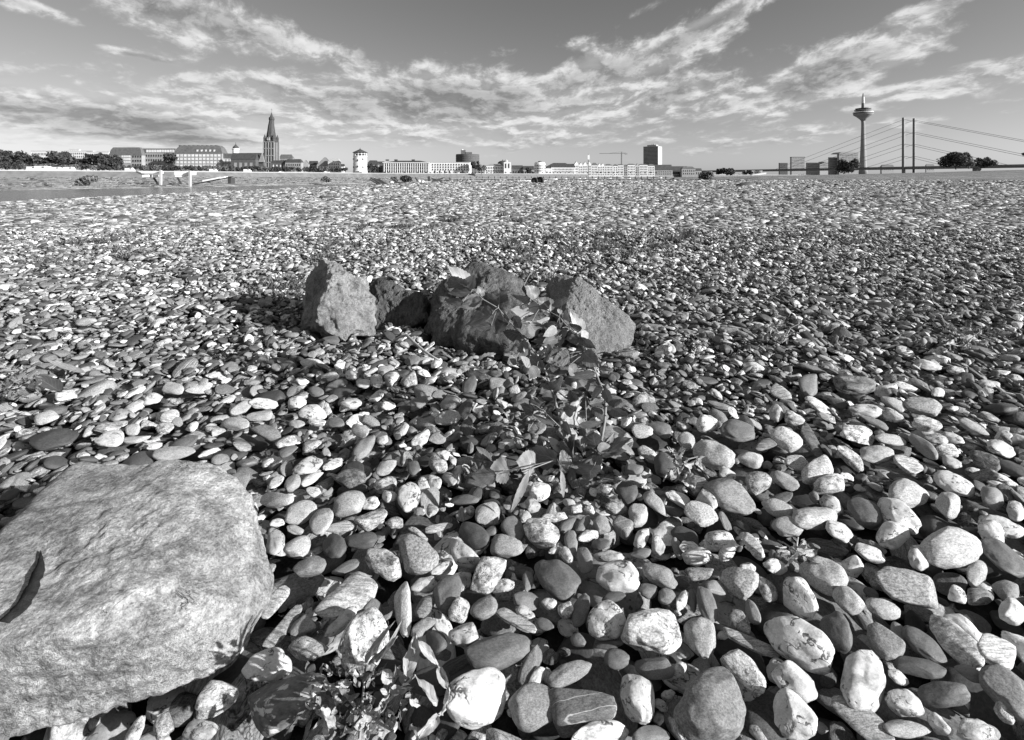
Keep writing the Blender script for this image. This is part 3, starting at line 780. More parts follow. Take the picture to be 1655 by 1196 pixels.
for i, (lb, a, b_, rt, rr) in enumerate(gl):
    house(lb, a, b_, rt, 283.5, 525, 14, M_WHITE, 'gable' if i in (0, 1, 2, 3, 5, 6) else 'hip', rr, M_ROOFG, (max(2, int((b_ - a) / 2.2)), 4), name='townhouse', cat='house', group='white houses along the far promenade')
gl = [('white townhouse with a bay right of the dark gap', 991.5, 998, 268, 265.2, M_WHITE), ('white townhouse with a bright plain facade', 998.3, 1008, 267, 265, M_WHITE), ('grey townhouse between two white ones', 1008.3, 1014, 269, 266, M_MIDW),
      ('tall white townhouse left of the high-rise', 1014.3, 1027, 266.5, 264.5, M_WHITE), ('narrow gabled townhouse in front of the high-rise', 1027.3, 1033, 268.5, 264.5, M_PALE),
      ('broad white townhouse under the high-rise', 1033.3, 1047, 266.5, 264.8, M_WHITE), ('white corner house at the right end of the terrace', 1047.3, 1058, 268, 265, M_WHITE)]
for i, (lb, a, b_, rt, rr, mm) in enumerate(gl):
    house(lb, a, b_, rt, 283.5, 528, 14, mm, 'gable' if i == 4 else 'hip', rr, M_ROOFG, (max(2, int((b_ - a) / 2.2)), 4), name='townhouse', cat='house', group='white houses along the far promenade')
house('dark-roofed warehouse right of the white terrace', 1058, 1087, 275, 283, 560, 18, M_MIDW, 'side', 266, M_ROOF, (9, 2))
house('low dark building at the right end of the town', 1086, 1112, 275, 283, 600, 18, M_BRICK, 'side', 268.5, M_ROOF, (6, 1))
house('pale square house at the right end of the town', 1102, 1124, 273, 283, 590, 12, M_MIDW, 'hip', 269, M_ROOFG, (6, 2))
house('tiny last house beside the riverside bush', 1124, 1134, 276, 283, 590, 10, M_MIDW, 'side', 272, M_ROOF, (3, 1))
# high-rise
d = 760
e = empty('high_rise', (X(1058, d), d, QT), 'lone dark high-rise office slab above the white terrace', 'high-rise')
yaw = math.radians(-40)
hc = (X(1058, d), d + 12, (Z(236, d) + QT) / 2); hh = Z(236, d) - QT
wdt = 24.5 / F * d
MB().box(hc, (wdt, 15, hh), rz=yaw).build('wall', M_MIDW, e)
fl = MB(); cs, sn = math.cos(yaw), math.sin(yaw)
for j in range(20):
    z = QT + 4 + j * (hh - 4) / 20
    fl.box((hc[0] + 7.55 * sn, hc[1] - 7.55 * cs, z), (wdt - 1.5, .4, .8), rz=yaw)
fl.build('window_rows', M_GLASS, e)['kind'] = 'stuff'
MB().box((hc[0] + (wdt / 2 + .4) * cs, hc[1] + (wdt / 2 + .4) * sn, hc[2]), (.8, 15.4, hh - 1), rz=yaw).build('lit_tone_end_wall', M_PALE, e)  # paler colour stands for the sunlit end of the slab
MB().box((X(1058.5, d), d + 12, Z(235, d)), (15, 8, 3.0), rz=yaw).box((X(1062, d), d + 12, Z(233.3, d)), (5, 4, 3)).build('roof_plant', M_PALE, e)
MB().tube([(X(1057, d), d + 12, Z(235, d)), (X(1057, d), d + 12, Z(231, d))], .2, 5).build('aerial', M_STEEL, e); fixp(e)
# crane
d = 700; cx = X(1004.5, d)
e = empty('tower_crane', (cx, d, QT), 'thin tower crane with long jib above the white houses', 'crane')
MB().box((cx, d, (Z(246, d) + QT) / 2), (1.3, 1.3, Z(246, d) - QT)).build('mast', M_STEEL, e)
MB().span(X(969, d), X(1014, d), d - .5, d + .5, Z(248.4, d), Z(247.6, d)).build('jib', M_STEEL, e)
MB().box((X(1012, d), d, Z(249, d)), (3, 1.6, 1.8)).build('counterweight', M_CONC, e)
MB().tube([(cx, d, Z(245.3, d)), (X(985, d), d, Z(247.6, d))], .15, 4).tube([(cx, d, Z(245.3, d)), (X(1012, d), d, Z(247.6, d))], .15, 4).build('tie', M_STEEL, e); fixp(e)
# mast with pale lantern head
d = 430; cx = X(951, d)
e = empty('beacon_mast', (cx, d, QT), 'slim mast with a tall white lantern head in front of the gabled houses', 'mast')
MB().tube([(cx, d, WZ), (cx, d, Z(257, d))], .35, 8).build('pole', M_STEEL, e)
MB().box((cx, d, Z(254.2, d)), (1.9, 1.9, 4.2)).build('lantern', M_WHITE, e)
MB().tube([(cx, d, Z(250.4, d)), (cx, d, Z(248.6, d))], .2, 6).build('tip', M_STEEL, e); fixp(e)

# ------------------------------------------------------------------ television tower
d = 1440; cx = X(1395, d)
e = empty('television_tower', (cx, d, -2), 'tall slender concrete television tower with round stepped pod', 'television tower')
def L2(rr): return [(a / F * d, Z(r, d)) for a, r in rr]
MB().lathe((cx, d, 0), L2([(7.0, 284), (5.2, 272), (4.3, 255), (3.5, 235), (2.9, 215), (2.6, 200), (2.7, 195.5)]), 28).build('shaft', M_CONC, e, smooth=True)
MB().lathe((cx, d, 0), L2([(2.8, 195.4), (5.0, 192.5), (9.2, 188.5), (12.8, 186), (13.6, 184.6), (13.6, 183.6)]), 36).build('pod_bowl', M_CONC, e, smooth=True)
MB().lathe((cx, d, 0), L2([(13.0, 183.5), (12.6, 182.4)]), 36).build('window_ring', M_GLASS, e)
MB().lathe((cx, d, 0), L2([(14.2, 182.3), (13.6, 180.9), (10.5, 180.5)]), 36).build('roof_ring', M_WHITE, e)
MB().lathe((cx, d, 0), L2([(8.8, 180.4), (8.8, 178.9)]), 30).build('upper_drum', M_STEEL, e)
MB().lathe((cx, d, 0), L2([(12.2, 178.8), (12.2, 177.7), (9, 177.4)]), 30).build('gallery_disc', M_CONC, e)
MB().lathe((cx, d, 0), L2([(7.8, 177.3), (7.8, 176.2)]), 30).build('upper_drum', M_STEEL, e)
MB().lathe((cx, d, 0), L2([(11.0, 176.1), (11.0, 175.2), (4, 174.8)]), 30).build('gallery_disc', M_STEEL, e)
MB().lathe((cx, d, 0), L2([(2.6, 174.7), (2.2, 167)]), 16).build('antenna_base', M_STEEL, e)
MB().lathe((cx, d, 0), L2([(2.3, 166.9), (1.9, 156.5)]), 16).build('antenna_shaft', M_WHITE, e)
MB().lathe((cx, d, 0), L2([(1.1, 156.4), (.9, 152.5), (.2, 150)]), 10).build('antenna_tip', M_STEEL, e)
pt = MB()
for k in range(14): pt.lathe((cx - 4.2 / F * d, d - 3, 0), [(.9, Z(268 - k * 5, d)), (.9, Z(267.2 - k * 5, d))], 8)
fixp(e)
house('small dark block at the left of the harbour buildings', 1260, 1273, 264, 276, 1300, 20, M_BRICK, 'flat', 263.3, M_ROOF, (6, 3))
house('square dark office block above the bridge deck', 1279.5, 1301, 254.5, 276, 1250, 14, M_MIDW, 'flat', 253.5, M_ROOF, (10, 8, .6, .4))
house('pale low housing between the dark office block and the arched offices', 1305, 1325, 264, 274, 1300, 20, M_MIDW, 'flat', 262.8, M_PALE, (9, 3))
house('pale stepped housing left of the grey office block', 1325, 1340, 262.5, 274, 1310, 20, M_PALE, 'flat', 261.5, M_MIDW, (7, 4))
house('slim grey office block left of the arched office building', 1340, 1353, 255, 274, 1280, 25, M_MIDW, 'flat', 254.2, M_PALE, (6, 6, .6, .4))
e = house('wide grey office building with a rounded light roof beside the television tower', 1356.5, 1387.5, 248.5, 276, 1260, 30, M_MIDW, None, None, M_MIDW, (12, 9, .6, .4))
ap = []
for i in range(9): 
    t = i / 8; ap.append((X(1355.8 + 32.4 * t, 1259), Z(248.4 - 3.6 * math.sin(math.pi * min(1, t * 1.0)) ** .5, 1259)))
MB().prism([(X(1355.8, 1259), Z(248.6, 1259))] + ap + [(X(1388.2, 1259), Z(248.6, 1259))], 1259, 1292).build('roof', M_MIDW, e); fixp(e)
house('low pale sheds left of the bridge', 1205, 1232, 276.5, 279, 900, 20, M_PALE, 'flat', 275.8, M_WHITE, (6, 1))
house('low houses peeping over the bridge behind the pylons', 1425, 1445, 269, 276, 1150, 20, M_MIDW, 'hip', 266, M_ROOFG, (6, 1))
house('low roof peeping over the bridge right of the pylons', 1497, 1510, 267.5, 276, 1150, 20, M_MIDW, 'hip', 265, M_ROOFG, (4, 1))

# ------------------------------------------------------------------ cable-stayed bridge
bd_ = Vector((-.35, .94, 0)).normalized(); bp = Vector((658, 800, 0)); sd = Vector((.94, .35, 0)).normalized()
e = empty('road_bridge', (658, 800, -3), 'long dark cable-stayed road bridge with two slender pylons', 'bridge')
def BP(t, s, z): p = bp + bd_ * t + sd * s; return (p.x, p.y, z)
def bridge_box(name, t0, t1, s0, s1, z00, z01, z10, z11, mat):
    vs = [BP(t0, s0, z00), BP(t0, s1, z00), BP(t0, s1, z01), BP(t0, s0, z01), BP(t1, s0, z10), BP(t1, s1, z10), BP(t1, s1, z11), BP(t1, s0, z11)]
    return MB().add(vs, [(0, 1, 2, 3), (4, 5, 6, 7), (0, 1, 5, 4), (1, 2, 6, 5), (2, 3, 7, 6), (3, 0, 4, 7)]).build(name, mat, e)
def dz_(t): return 17.3 - abs(t) * .001 
bridge_box('deck', -480, 900, -13, 13, 14.6, 17.6, 14.0, 17.0, M_STEEL)
bridge_box('parapet', -480, 900, -13.3, -12.9, 17.65, 19.0, 17.05, 18.4, M_ROOFG)
for t in (-330, -250, -170, -90, 330, 420, 510, 600): bridge_box('pier', t - 1.5, t + 1.5, -8, 8, -4, 14.5, -4, 14.5, M_CONC)
for s in (-13.6, 13.6):
    b_ = MB().box((*BP(0, s, 0)[:2], 47.5), (3.6, 3.6, 104), rz=math.atan2(bd_.y, bd_.x), taper=.85); b_.build('pylon', M_STEEL, e)
    for k in range(1, 5):
        hz = 17.5 + 80 * k / 4 - 1
        for sg in (1, -1):
            t = sg * (62 * k)
            MB().tube([BP(0, s, hz), BP(t, s, 17.4)], .26, 5).build('stay_cable', M_STEEL, e)
fixp(e)

# ------------------------------------------------------------------ trees
def crown_mesh(name, n, leaf, lobes, seed, mat, flat=1.0):
    r = np.random.default_rng(seed)
    C = np.array([[l[0], l[1], l[2]] for l in lobes]); Rr = np.array([l[3] for l in lobes])
    w = Rr ** 2; pick = r.choice(len(lobes), n, p=w / w.sum())
    dirs = r.normal(size=(n, 3)); dirs /= np.linalg.norm(dirs, axis=1)[:, None]
    rad = r.random(n) ** .42
    rad = rad * (1 + .18 * pnoise(dirs * 2.2 + pick[:, None] * 5.1 + seed))
    pos = C[pick] + dirs * (Rr[pick] * rad)[:, None] * np.array([1, 1, .85 * flat])
    nn = dirs + r.normal(size=(n, 3)) * .7; nn /= np.linalg.norm(nn, axis=1)[:, None]
    t1 = np.cross(nn, r.normal(size=(n, 3))); t1 /= np.linalg.norm(t1, axis=1)[:, None]; t2 = np.cross(nn, t1)
    s = leaf * r.uniform(.6, 1.4, n)[:, None]
    V = np.stack([pos + t1 * s, pos + t2 * s * .7, pos - t1 * s, pos - t2 * s * .7], 1).reshape(-1, 3)
    return np_mesh(name, V, np.arange(4 * n).reshape(n, 4), mat, False)
def tree_parts(seed, hgt, width, n, leaf, mat=None, trunk_h=.3):
    r = random.Random(seed); lobes = []
    for i in range(r.randint(7, 10)):
        a = r.random() * 6.28; q = r.random() ** .6 * width * .30
        z = hgt * (trunk_h + (1 - trunk_h) * r.uniform(.18, .78)); rr = width * r.uniform(.15, .25)
        rr = min(rr, (hgt - z) * 1.1 + .3); lobes.append((math.cos(a) * q, math.sin(a) * q, z, rr))
    cm = crown_mesh('crown', n, leaf, lobes, seed, mat or M_FOL)
    m = MB(); m.tube([(0, 0, -.5), (.02 * hgt, 0, hgt * trunk_h), (0, .02 * hgt, hgt * .75)], [hgt * .035, hgt * .026, hgt * .008], 7)
    for l in lobes[:5]: m.tube([(0, 0, hgt * trunk_h * .9), (l[0] * .5, l[1] * .5, (hgt * trunk_h + l[2]) * .5), (l[0], l[1], l[2])], [hgt * .016, hgt * .010, hgt * .004], 5)
    me = bpy.data.meshes.new('trunk'); me.from_pydata([tuple(v) for v in m.v], [], m.f); me.materials.append(M_BARK)
    return cm, me
def tree(label, col, rt, rb, wpx, d, n=900, mat=None, name='tree', cat='tree', group=None, trunk_h=.25, meshes=None, leafk=1.0):
    zb, zt = Z(rb, d), Z(rt, d); h = zt - zb; w = wpx / F * d
    e = empty(name, (X(col, d), d, zb), label, cat, group, rnd.random() * 6)
    cm, tm = meshes or tree_parts(rnd.randint(0, 9999), h, w, n, leafk * .05 * max(h, w) * (900 / n) ** .35, mat, trunk_h)
    link('crown', cm, e); link('trunk', tm, e)
    return e
TG = 'dark trees at the far left of the town'
for lb, c, rt, rb, w in [('broad dark tree at the extreme left edge', 4, 240, 272, 40), ('dark tree with a domed crown, second from the left edge', 34, 243, 272, 40), ('low round tree below the white modern block', 62, 250, 272, 30),
                      ('tall bushy tree between the two white blocks', 93, 244, 272, 42), ('dark round tree left of the dark-roofed hall', 165, 248, 272, 44), ('smaller tree in front of the white pavilion', 128, 258, 273, 26),
                      ('tree wedged against the dark-roofed hall', 183, 252, 273, 24)]:
    tree(lb, c, rt, rb, w * 1.35, 430, 1800, group=TG, trunk_h=.12)
tree('dark tree in the gap before the academy building', 270, 245, 272, 26, 460, 900)
tree('dark tree hugging the left side of the academy', 280, 252, 272, 12, 458, 500)
tree('tree with a round crown right of the round white tower', 598, 262, 280, 14, 440, 900)
tree('tree beside the grey townhouse', 606, 265, 280, 9, 442, 500)
tree('large dark tree right of the long white block', 768, 259, 279, 19, 470, 1100)
tree('paler tree in front of the large dark tree', 778, 265, 281, 17, 455, 1000, M_FOL2)
tree('dark tree left of the white round bay building', 856, 269, 284, 14, 490, 700)
tree('small tree behind the light townhouses', 852, 271, 284, 8, 488, 400)
tree('wide dark bush-like tree in front of the television tower', 1372, 257, 279, 42, 330, 2600, trunk_h=.1)
tree('large dark tree with ragged top right of the pylons', 1545, 244, 273, 46, 420, 3200, trunk_h=.12)
tree('lower tree joined to the large ragged tree', 1566, 250, 272, 26, 430, 1500, M_FOL2, trunk_h=.12)
tree('small rounded tree, last before the right edge', 1592, 254, 271, 30, 440, 1500, trunk_h=.12)
tree('smaller clump between the two right-hand trees', 1580, 256, 271, 14, 436, 700, trunk_h=.12)
tree('leafy bush on the gravel edge right of the town', 1142, 277, 291, 32, 190, 1500, M_FOL2, name='bush', cat='bush', trunk_h=.05)
tree('leaf tip of a tree cut by the right edge', 1662, 246, 262, 22, 420, 500, trunk_h=.1)
tree('bushes below the bridge near the last town house', 1172, 272, 281, 34, 520, 900, name='bush', cat='bush', trunk_h=.05)
tree('shrub clump at the left foot of the bridge', 1210, 275.5, 281, 20, 540, 600, name='bush', cat='bush', trunk_h=.05)
tree('overhanging willow bush on the far river bank', 145, 284, 299, 36, 178, 1500, M_FOL2, name='bush', cat='bush', trunk_h=.02)
tree('low bush on the far bank left of the landing stage ruins', 526, 284.5, 293, 22, 265, 900, M_FOL2, name='bush', cat='bush', trunk_h=.02)
tree('thicket on the far bank behind the sloping ramp', 655, 284, 293, 26, 320, 1200, M_FOL, name='bush', cat='bush', trunk_h=.02)
tree('second thicket on the far bank beside the ramp', 638, 285, 293, 14, 325, 700, M_FOL2, name='bush', cat='bush', trunk_h=.02)
# promenade plane trees : one species, copied
SPOTS = [(-30, 'at the extreme left edge'), (20, 'before the white modern block'), (60, 'left of the stepped apartments'), (104, 'before the stepped apartments'), (140, 'before the low white pavilion'), (176, 'before the dark-roofed hall'),
         (229, 'before the square grey building'), (282, 'before the academy building'), (359, 'before the arched church hall'), (413, 'at the foot of the church tower'), (452, 'before the brick house'), (488, 'before the small gabled houses'), (512, 'before the big-gabled house'), (549, 'left of the round white tower'),
         (592, 'right of the round white tower'), (619, 'before the long columned building'), (695, 'before the long three-storey block'), (760, 'before the light townhouses'), (827, 'before the white round bay'), (890, 'before the low white terrace'), (928, 'before the gabled merchant houses'), (977, 'before the plain white townhouses'), (1033, 'under the high-rise')]
ORD = ['first', 'second', 'third', 'fourth', 'fifth', 'sixth', 'seventh', 'eighth', 'ninth', 'tenth', 'eleventh', 'twelfth', 'thirteenth', 'fourteenth', 'fifteenth', 'sixteenth']
seen_ = {}
def place_label(kind, c):
    sp = [q for q in SPOTS if q[0] <= c][-1][1]
    k = seen_.get((kind, sp), 0); seen_[(kind, sp)] = k + 1
    return f'{ORD[min(k, 15)]} {kind} from the left, {sp}'
protos = [tree_parts(900 + i, 9.0, 9.0, 520, .62, (M_FOL, M_FOL2)[i % 2], .28) for i in range(5)]
c = -20.0; i = 0
while c < 575:
    t = max(0, min(1, c / 600)); d = 300 + 150 * t
    if not (565 < c < 592):
        rb = HR - (QT - EYE) / d * F
        e = empty('plane_tree', (X(c, d), d, QT), place_label('clipped plane tree', c), 'tree', 'plane trees along the promenade', rnd.random() * 6)
        s = (14.0 - 4.0 * t) / F * d / 9.0 * rnd.uniform(.88, 1.15); e.scale = (s * 1.15, s * 1.15, s)
        cm, tm = protos[rnd.randrange(5)]
        link('crown', cm, e); link('trunk', tm, e)
    c += rnd.uniform(7.5, 9.5) - 1.5 * t; i += 1
c = 622.0
while c < 1060:
    d = 455
    e = empty('promenade_shrub', (X(c, d), d, QT), place_label('low dark promenade shrub', c), 'shrub', 'shrubs along the promenade edge', rnd.random() * 6)
    s = rnd.uniform(.12, .22); e.scale = (s * 1.6, s * 1.6, s)
    cm, tm = protos[rnd.randrange(5)]
    link('crown', cm, e); link('trunk', tm, e)
    c += rnd.uniform(5, 9)
# low far-off treeline along the horizon on the right
r_ = np.random.default_rng(5); Vs = []; Fs = []
for i in range(5200):
    cc = r_.uniform(1115, 1750); dd = r_.uniform(1150, 1400)
    top = 5.5 + 4.5 * (0.5 + pnoise(np.array([[cc * .06, .5, .5]]))[0]); x = (cc - CX) / F * dd; z = -4 + (top + 4) * r_.random() ** .7
    u = r_.normal(size=3); u /= np.linalg.norm(u); v = np.cross(u, r_.normal(size=3)); v /= np.linalg.norm(v); q = r_.uniform(.7, 1.6); p = np.array([x, dd, z]); k = len(Vs)
    Vs += [p + u * q, p + v * q, p - u * q, p - v * q]; Fs.append((k, k + 1, k + 2, k + 3))
tl = link('treeline', np_mesh('treeline', Vs, Fs, M_FOL, False)); tag(tl, 'low dark far-off treeline along the horizon behind the bridge', 'treeline', None, 'stuff')
# vans and cars parked on the promenade
def vehicle(label, col, d, ln, h, mat, van=True):
    x = X(col, d); e = empty('parked_van' if van else 'parked_car', (x, d, QT), label, 'van' if van else 'car', 'vehicles parked on the promenade')
    b_ = MB()
    if van: b_.prism([(-ln / 2, .4), (ln / 2, .4), (ln / 2, h * .55), (ln / 2 - .5, h * .62), (ln / 2 - 1.1, h), (-ln / 2, h)], -.95, .95)
    else: b_.prism([(-ln / 2, .35), (ln / 2, .35), (ln / 2, .8), (ln * .28, .9), (ln * .12, 1.45), (-ln * .3, 1.45), (-ln * .42, .95), (-ln / 2, .9)], -.85, .85)
    b_.build('body', mat, e)
    w = MB(); w.span(ln * .1, ln * .32, -.98, .98, h * .62 if van else 1.0, h * .88 if van else 1.35); w.build('window', M_GLASS, e)
    for sx in (-.32, .32):
        for sy in (-.8, .8):
            t = MB(); t.tube([(ln * sx, sy - .1, .34), (ln * sx, sy + .1, .34)], .34, 10); t.build('wheel', M_RUBBER, e)
for lb, c, ln, h, m in [('white van left of the promenade bus stop trees', 53, 5.4, 2.4, M_STEELW), ('first white camper van in a pair at the left', 68, 6.2, 2.8, M_STEELW), ('second white camper van in a pair at the left', 75, 5.8, 2.6, M_STEELW),
                      ('white van parked alone below the white pavilion', 92, 5.2, 2.3, M_STEELW), ('long white van below the apartment blocks', 112, 6.2, 2.4, M_STEELW), ('white van under the dark-roofed hall', 210, 5.2, 2.2, M_STEELW),
                      ('small white van beside the academy', 345, 4.8, 2.1, M_STEELW), ('white van left of the church tower', 400, 4.8, 2.1, M_STEELW)]:
    vehicle(lb, c, 262 + c * .2, ln, h, m)
for lb, c, m in [('light car below the brick house by the church tower', 455, M_STEELW), ('light car below the grey villa', 480, M_PALE), ('dark car left of the gabled house', 505, M_STEEL), ('white car below the gabled house', 528, M_STEELW)]:
    vehicle(lb, c, 395, 4.3, 1.45, m, False)

# ------------------------------------------------------------------ landing stages and boats
def landing():
    d = 195
    e = empty('landing_stage', (X(283, d), d, WZ), 'old landing stage with two white posts, white deck boxes and dark struts', 'landing stage')
    for c, r0, r1 in ((259.8, 275, 301), (307.3, 276, 303)): MB().span(X(c - 1.3, d), X(c + 1.3, d), d - .5, d + .5, Z(r1 + 4, d), Z(r0, d)).build('post', M_PALE, e)
    MB().span(X(218, d), X(253, d), d + 1, d + 4, Z(280.2, d), Z(277, d)).build('deck_box', M_STEELW, e)
    MB().span(X(279, d), X(304, d), d + 1, d + 5, Z(282.5, d), Z(277.6, d)).build('deck_box', M_STEELW, e)
    for a, b_ in ((226, 236), (242, 252)): MB().span(X(a, d), X(b_, d), d + 1.2, d + 3, Z(286.2, d), Z(282.4, d)).build('cabin_panel', M_STEELW, e)
    MB().prism([(X(279.5, d), Z(286, d)), (X(292, d), Z(286, d)), (X(302, d), Z(282.4, d)), (X(279.5, d), Z(282.4, d))], d + 1.2, d + 3).build('cabin_panel', M_STEELW, e)
    for p, q in (((243, 288), (258, 300)), ((282, 288), (294, 297)), ((226, 282), (222, 277.5))): MB().tube([(X(p[0], d), d + 2, Z(p[1], d)), (X(q[0], d), d - .5, Z(q[1], d))], .35, 6).build('strut', M_TIMBER, e)
    MB().span(X(249, d), X(259, d), d - 1.5, d + 2.5, Z(305.5, d), Z(298.8, d)).build('float', M_TIMBER, e)
    MB().span(X(233, d), X(249, d), d - 1, d + 1.5, Z(305, d), Z(301, d)).build('raft', M_PALE, e)
    fixp(e)
    e = empty('gangway', (X(330, d), d + 5, WZ + 2), 'white sloping gangway rising to the right from the landing stage', 'gangway')
    def seg(nm, c0, r0, c1, r1, th, mat, y=0): 
        MB().prism([(X(c0, d), Z(r0, d)), (X(c1, d), Z(r1, d)), (X(c1, d), Z(r1 - th, d)), (X(c0, d), Z(r0 - th, d))], d + 3 + y, d + 5 + y).build(nm, mat, e)
    seg('walkway', 303, 298.5, 366, 286, 1.2, M_TIMBER); seg('rail', 320, 294, 348, 288.6, 2.6, M_STEELW, -.3); seg('rail', 348.5, 289, 357, 287.4, 2.4, M_STEELW, -.3)
    MB().span(X(361, d), X(366, d), d + 3, d + 6, Z(297, d), Z(287, d)).build('footing', M_TIMBER, e); fixp(e)
landing()
def boat(label, col, row, d, ln, h, mat, cabin=True, rz=0.0, name='motorboat', cat='boat', group=None):
    z = Z(row, d); e = empty(name, (X(col, d), d, z), label, cat, group, rz)
    vs = []; fs = []; secs = [(-.5, .30, .9), (-.25, .36, .95), (.1, .34, 1.0), (.35, .2, 1.08), (.5, .02, 1.2)]
    for sx, w, hh in secs:
        for yy, zz in ((-w, hh), (-w * .7, .3), (0, 0), (w * .7, .3), (w, hh)): vs.append((sx * ln, yy * ln * .55, zz * h * .55))
    for i in range(4):
        for k in range(4): fs.append((i * 5 + k, i * 5 + k + 1, i * 5 + 6 + k, i * 5 + 5 + k))
        fs.append((i * 5, i * 5 + 5, i * 5 + 9, i * 5 + 4))
    fs.append((0, 1, 2, 3, 4))
    MB().add(vs, fs).build('hull', mat, e)
    if cabin:
        MB().prism([(-.25 * ln, .55 * h), (.18 * ln, .6 * h), (.05 * ln, h), (-.2 * ln, h)], -.13 * ln, .13 * ln).build('cabin', mat, e)
        MB().prism([(-.2 * ln, .68 * h), (.10 * ln, .7 * h), (.04 * ln, .92 * h), (-.18 * ln, .92 * h)], -.134 * ln, .134 * ln).build('window', M_GLASS, e)
    return e
boat('long white motorboat with low cabin drawn up left of the big black wheel', 846, 296, 88, 2.7, .75, M_STEELW)
boat('low white boat right of the big black wheel', 892, 291, 150, 3.4, .7, M_STEELW, False)
boat('small white boat between the groyne beams', 708, 297.5, 100, 2.0, .6, M_PALE, True)
boat('tiny white dinghy at the water line in the middle', 792, 294.5, 150, 1.9, .5, M_STEELW, False)
boat('small white boat lying in front of the last town houses', 1065, 288.5, 200, 2.6, .7, M_STEELW, False)
def at_row(col, row, d): return (X(col, d), d, Z(row, d))
for lb, c, r_b, ln in [('small white boat below the first gabled merchant houses', 935, 289.5, 2.0), ('small white boat just left of the beacon mast', 944, 289, 1.7), ('small white boat just right of the beacon mast', 960, 289.5, 2.0),
        ('small white boat below the dark gap in the terrace', 985, 289, 1.6), ('small white boat below the plain white townhouse', 1003, 288.5, 2.2), ('small white boat below the crane', 1016, 289.3, 1.6),
        ('small pale boat left of the tarpaulin heap', 806, 291, 2.2), ('small pale boat right of the groyne frame', 742, 292.5, 2.2), ('small pale boat far right of the low white boat', 912, 290, 2.4)]:
    boat(lb, c, r_b, 190, ln, .62, M_STEELW if 'white' in lb else M_PALE, False)
# wheel and axle
d = 70; e = empty('cart_wheels', at_row(868, 299, d), 'pair of big black wheels with axle standing on the gravel', 'wheels')
for c, r in ((864, 0.55), (873, .60)):
    w = MB(); w.tube([(X(c, d) - .08, d - .1, Z(299, d) + r), (X(c, d) + .10, d + .1, Z(299, d) + r)], r, 20); w.build('wheel', M_RUBBER, e)
    h = MB(); h.tube([(X(c, d) - .14, d - .18, Z(299, d) + r), (X(c, d) + .14, d + .15, Z(299, d) + r)], r * .4, 14); h.build('hub', M_STEEL, e)
MB().tube([(X(861, d), d, Z(299, d) + .62), (X(881, d), d + .3, Z(299, d) + .9)], .06, 6).build('axle', M_STEEL, e); fixp(e)
d = 75
e = empty('tarred_lump', at_row(820, 298, d), 'low black tarpaulin heap left of the white motorboat', 'tarpaulin')
MB().lathe(at_row(818, 299, d), [(.55, 0), (.5, .16), (.25, .3), (.05, .33)], 10).lathe(at_row(823, 299, d), [(.35, 0), (.3, .15), (.1, .22)], 9).build('heap', M_RUBBER, e); fixp(e)
d = 120
e = empty('broken_ramp', at_row(612, 298, d), 'dark broken timber ramp sloping down to the gravel edge', 'ramp')
for k, (a, b_, c2, d2) in enumerate([(599, 287.5, 618, 297.5), (604, 288, 624, 298), (610, 289.5, 626, 297.5), (598, 290, 612, 298.2)]):
    MB().tube([at_row(a, b_, d + k), at_row(c2, d2, d + k)], .17, 6).build('beam', M_TIMBER, e)
MB().prism([(X(601, d), Z(290, d)), (X(612, d), Z(289, d)), (X(625, d), Z(298, d)), (X(612, d), Z(298.5, d))], d + .5, d + 1).build('deck', M_TIMBER, e); fixp(e)
e = empty('groyne_frame', at_row(700, 298, 110), 'dark timber groyne frame with a thick post and slanting beams', 'groyne'); d = 110
MB().span(X(691.5, d), X(695, d), d - .25, d + .25, Z(299, d), Z(285, d)).build('post', M_TIMBER, e)
for a, b_, c2, d2 in [(671, 287, 680, 297), (697, 288.5, 729, 296.5), (698, 293, 716, 288), (700, 292, 730, 292.5), (727, 288, 729, 297)]:
    MB().tube([at_row(a, b_, d), at_row(c2, d2, d + .6)], .16, 6).build('beam', M_TIMBER, e)
fixp(e)
for lb, c, r, s, dd in [('large white buoy lying beside the broken ramp', 633, 299.5, 3.9, 100), ('white buoy left of the groyne post', 683.5, 298, 3.6, 108), ('smaller white buoy touching the groyne frame', 677.5, 295, 2.6, 109), ('flat white float right of the groyne post', 716, 297.5, 3.0, 108)]:
    e = empty('buoy', at_row(c, r, dd), lb, 'buoy', 'white buoys on the gravel edge'); k = s / F * dd
    MB().lathe(at_row(c, r, dd), [(k * .35, 0), (k * .85, k * .35), (k, k * .9), (k * .8, k * 1.4), (k * .3, k * 1.75)], 14).build('float', M_WHITE, e, smooth=True)
    MB().tube([at_row(c, r, dd), at_row(c + 2.5, r + .8, dd)], .05, 5).build('chain', M_STEEL, e); fixp(e)
# jetty in the middle distance
d = 330
e = empty('long_jetty', (X(800, d), d, WZ), 'long low jetty with dark piles and pale deck edge', 'jetty')
MB().span(X(730, d), X(905, d), d, d + 4, Z(288.9, d), Z(288.1, d)).build('deck', M_PALE, e)
MB().span(X(740, d), X(1110, d), d + 30, d + 34, Z(284.9, d), Z(284.1, d)).build('deck', M_PALE, e)
for k in range(30): MB().span(X(738 + k * 5.6, d), X(739.2 + k * 5.6, d), d + .3, d + .8, WZ - 1, Z(289, d)).build('pile', M_TIMBER, e)
for k in range(34): MB().span(X(742 + k * 10.8, d), X(743.4 + k * 10.8, d), d + 30.3, d + 30.8, WZ - 1, Z(285, d)).build('pile', M_TIMBER, e)
fixp(e)
e = empty('moored_barge', (X(1228, 230), 230, 0), 'white upturned hull on the bank below the bridge', 'boat')
dd = 212
MB().prism([(X(1214, dd), Z(283.5, dd)), (X(1238, dd), Z(281.5, dd)), (X(1239, dd), Z(278.8, dd)), (X(1218, dd), Z(281.8, dd))], dd, dd + 1.6).build('hull', M_WHITE, e)
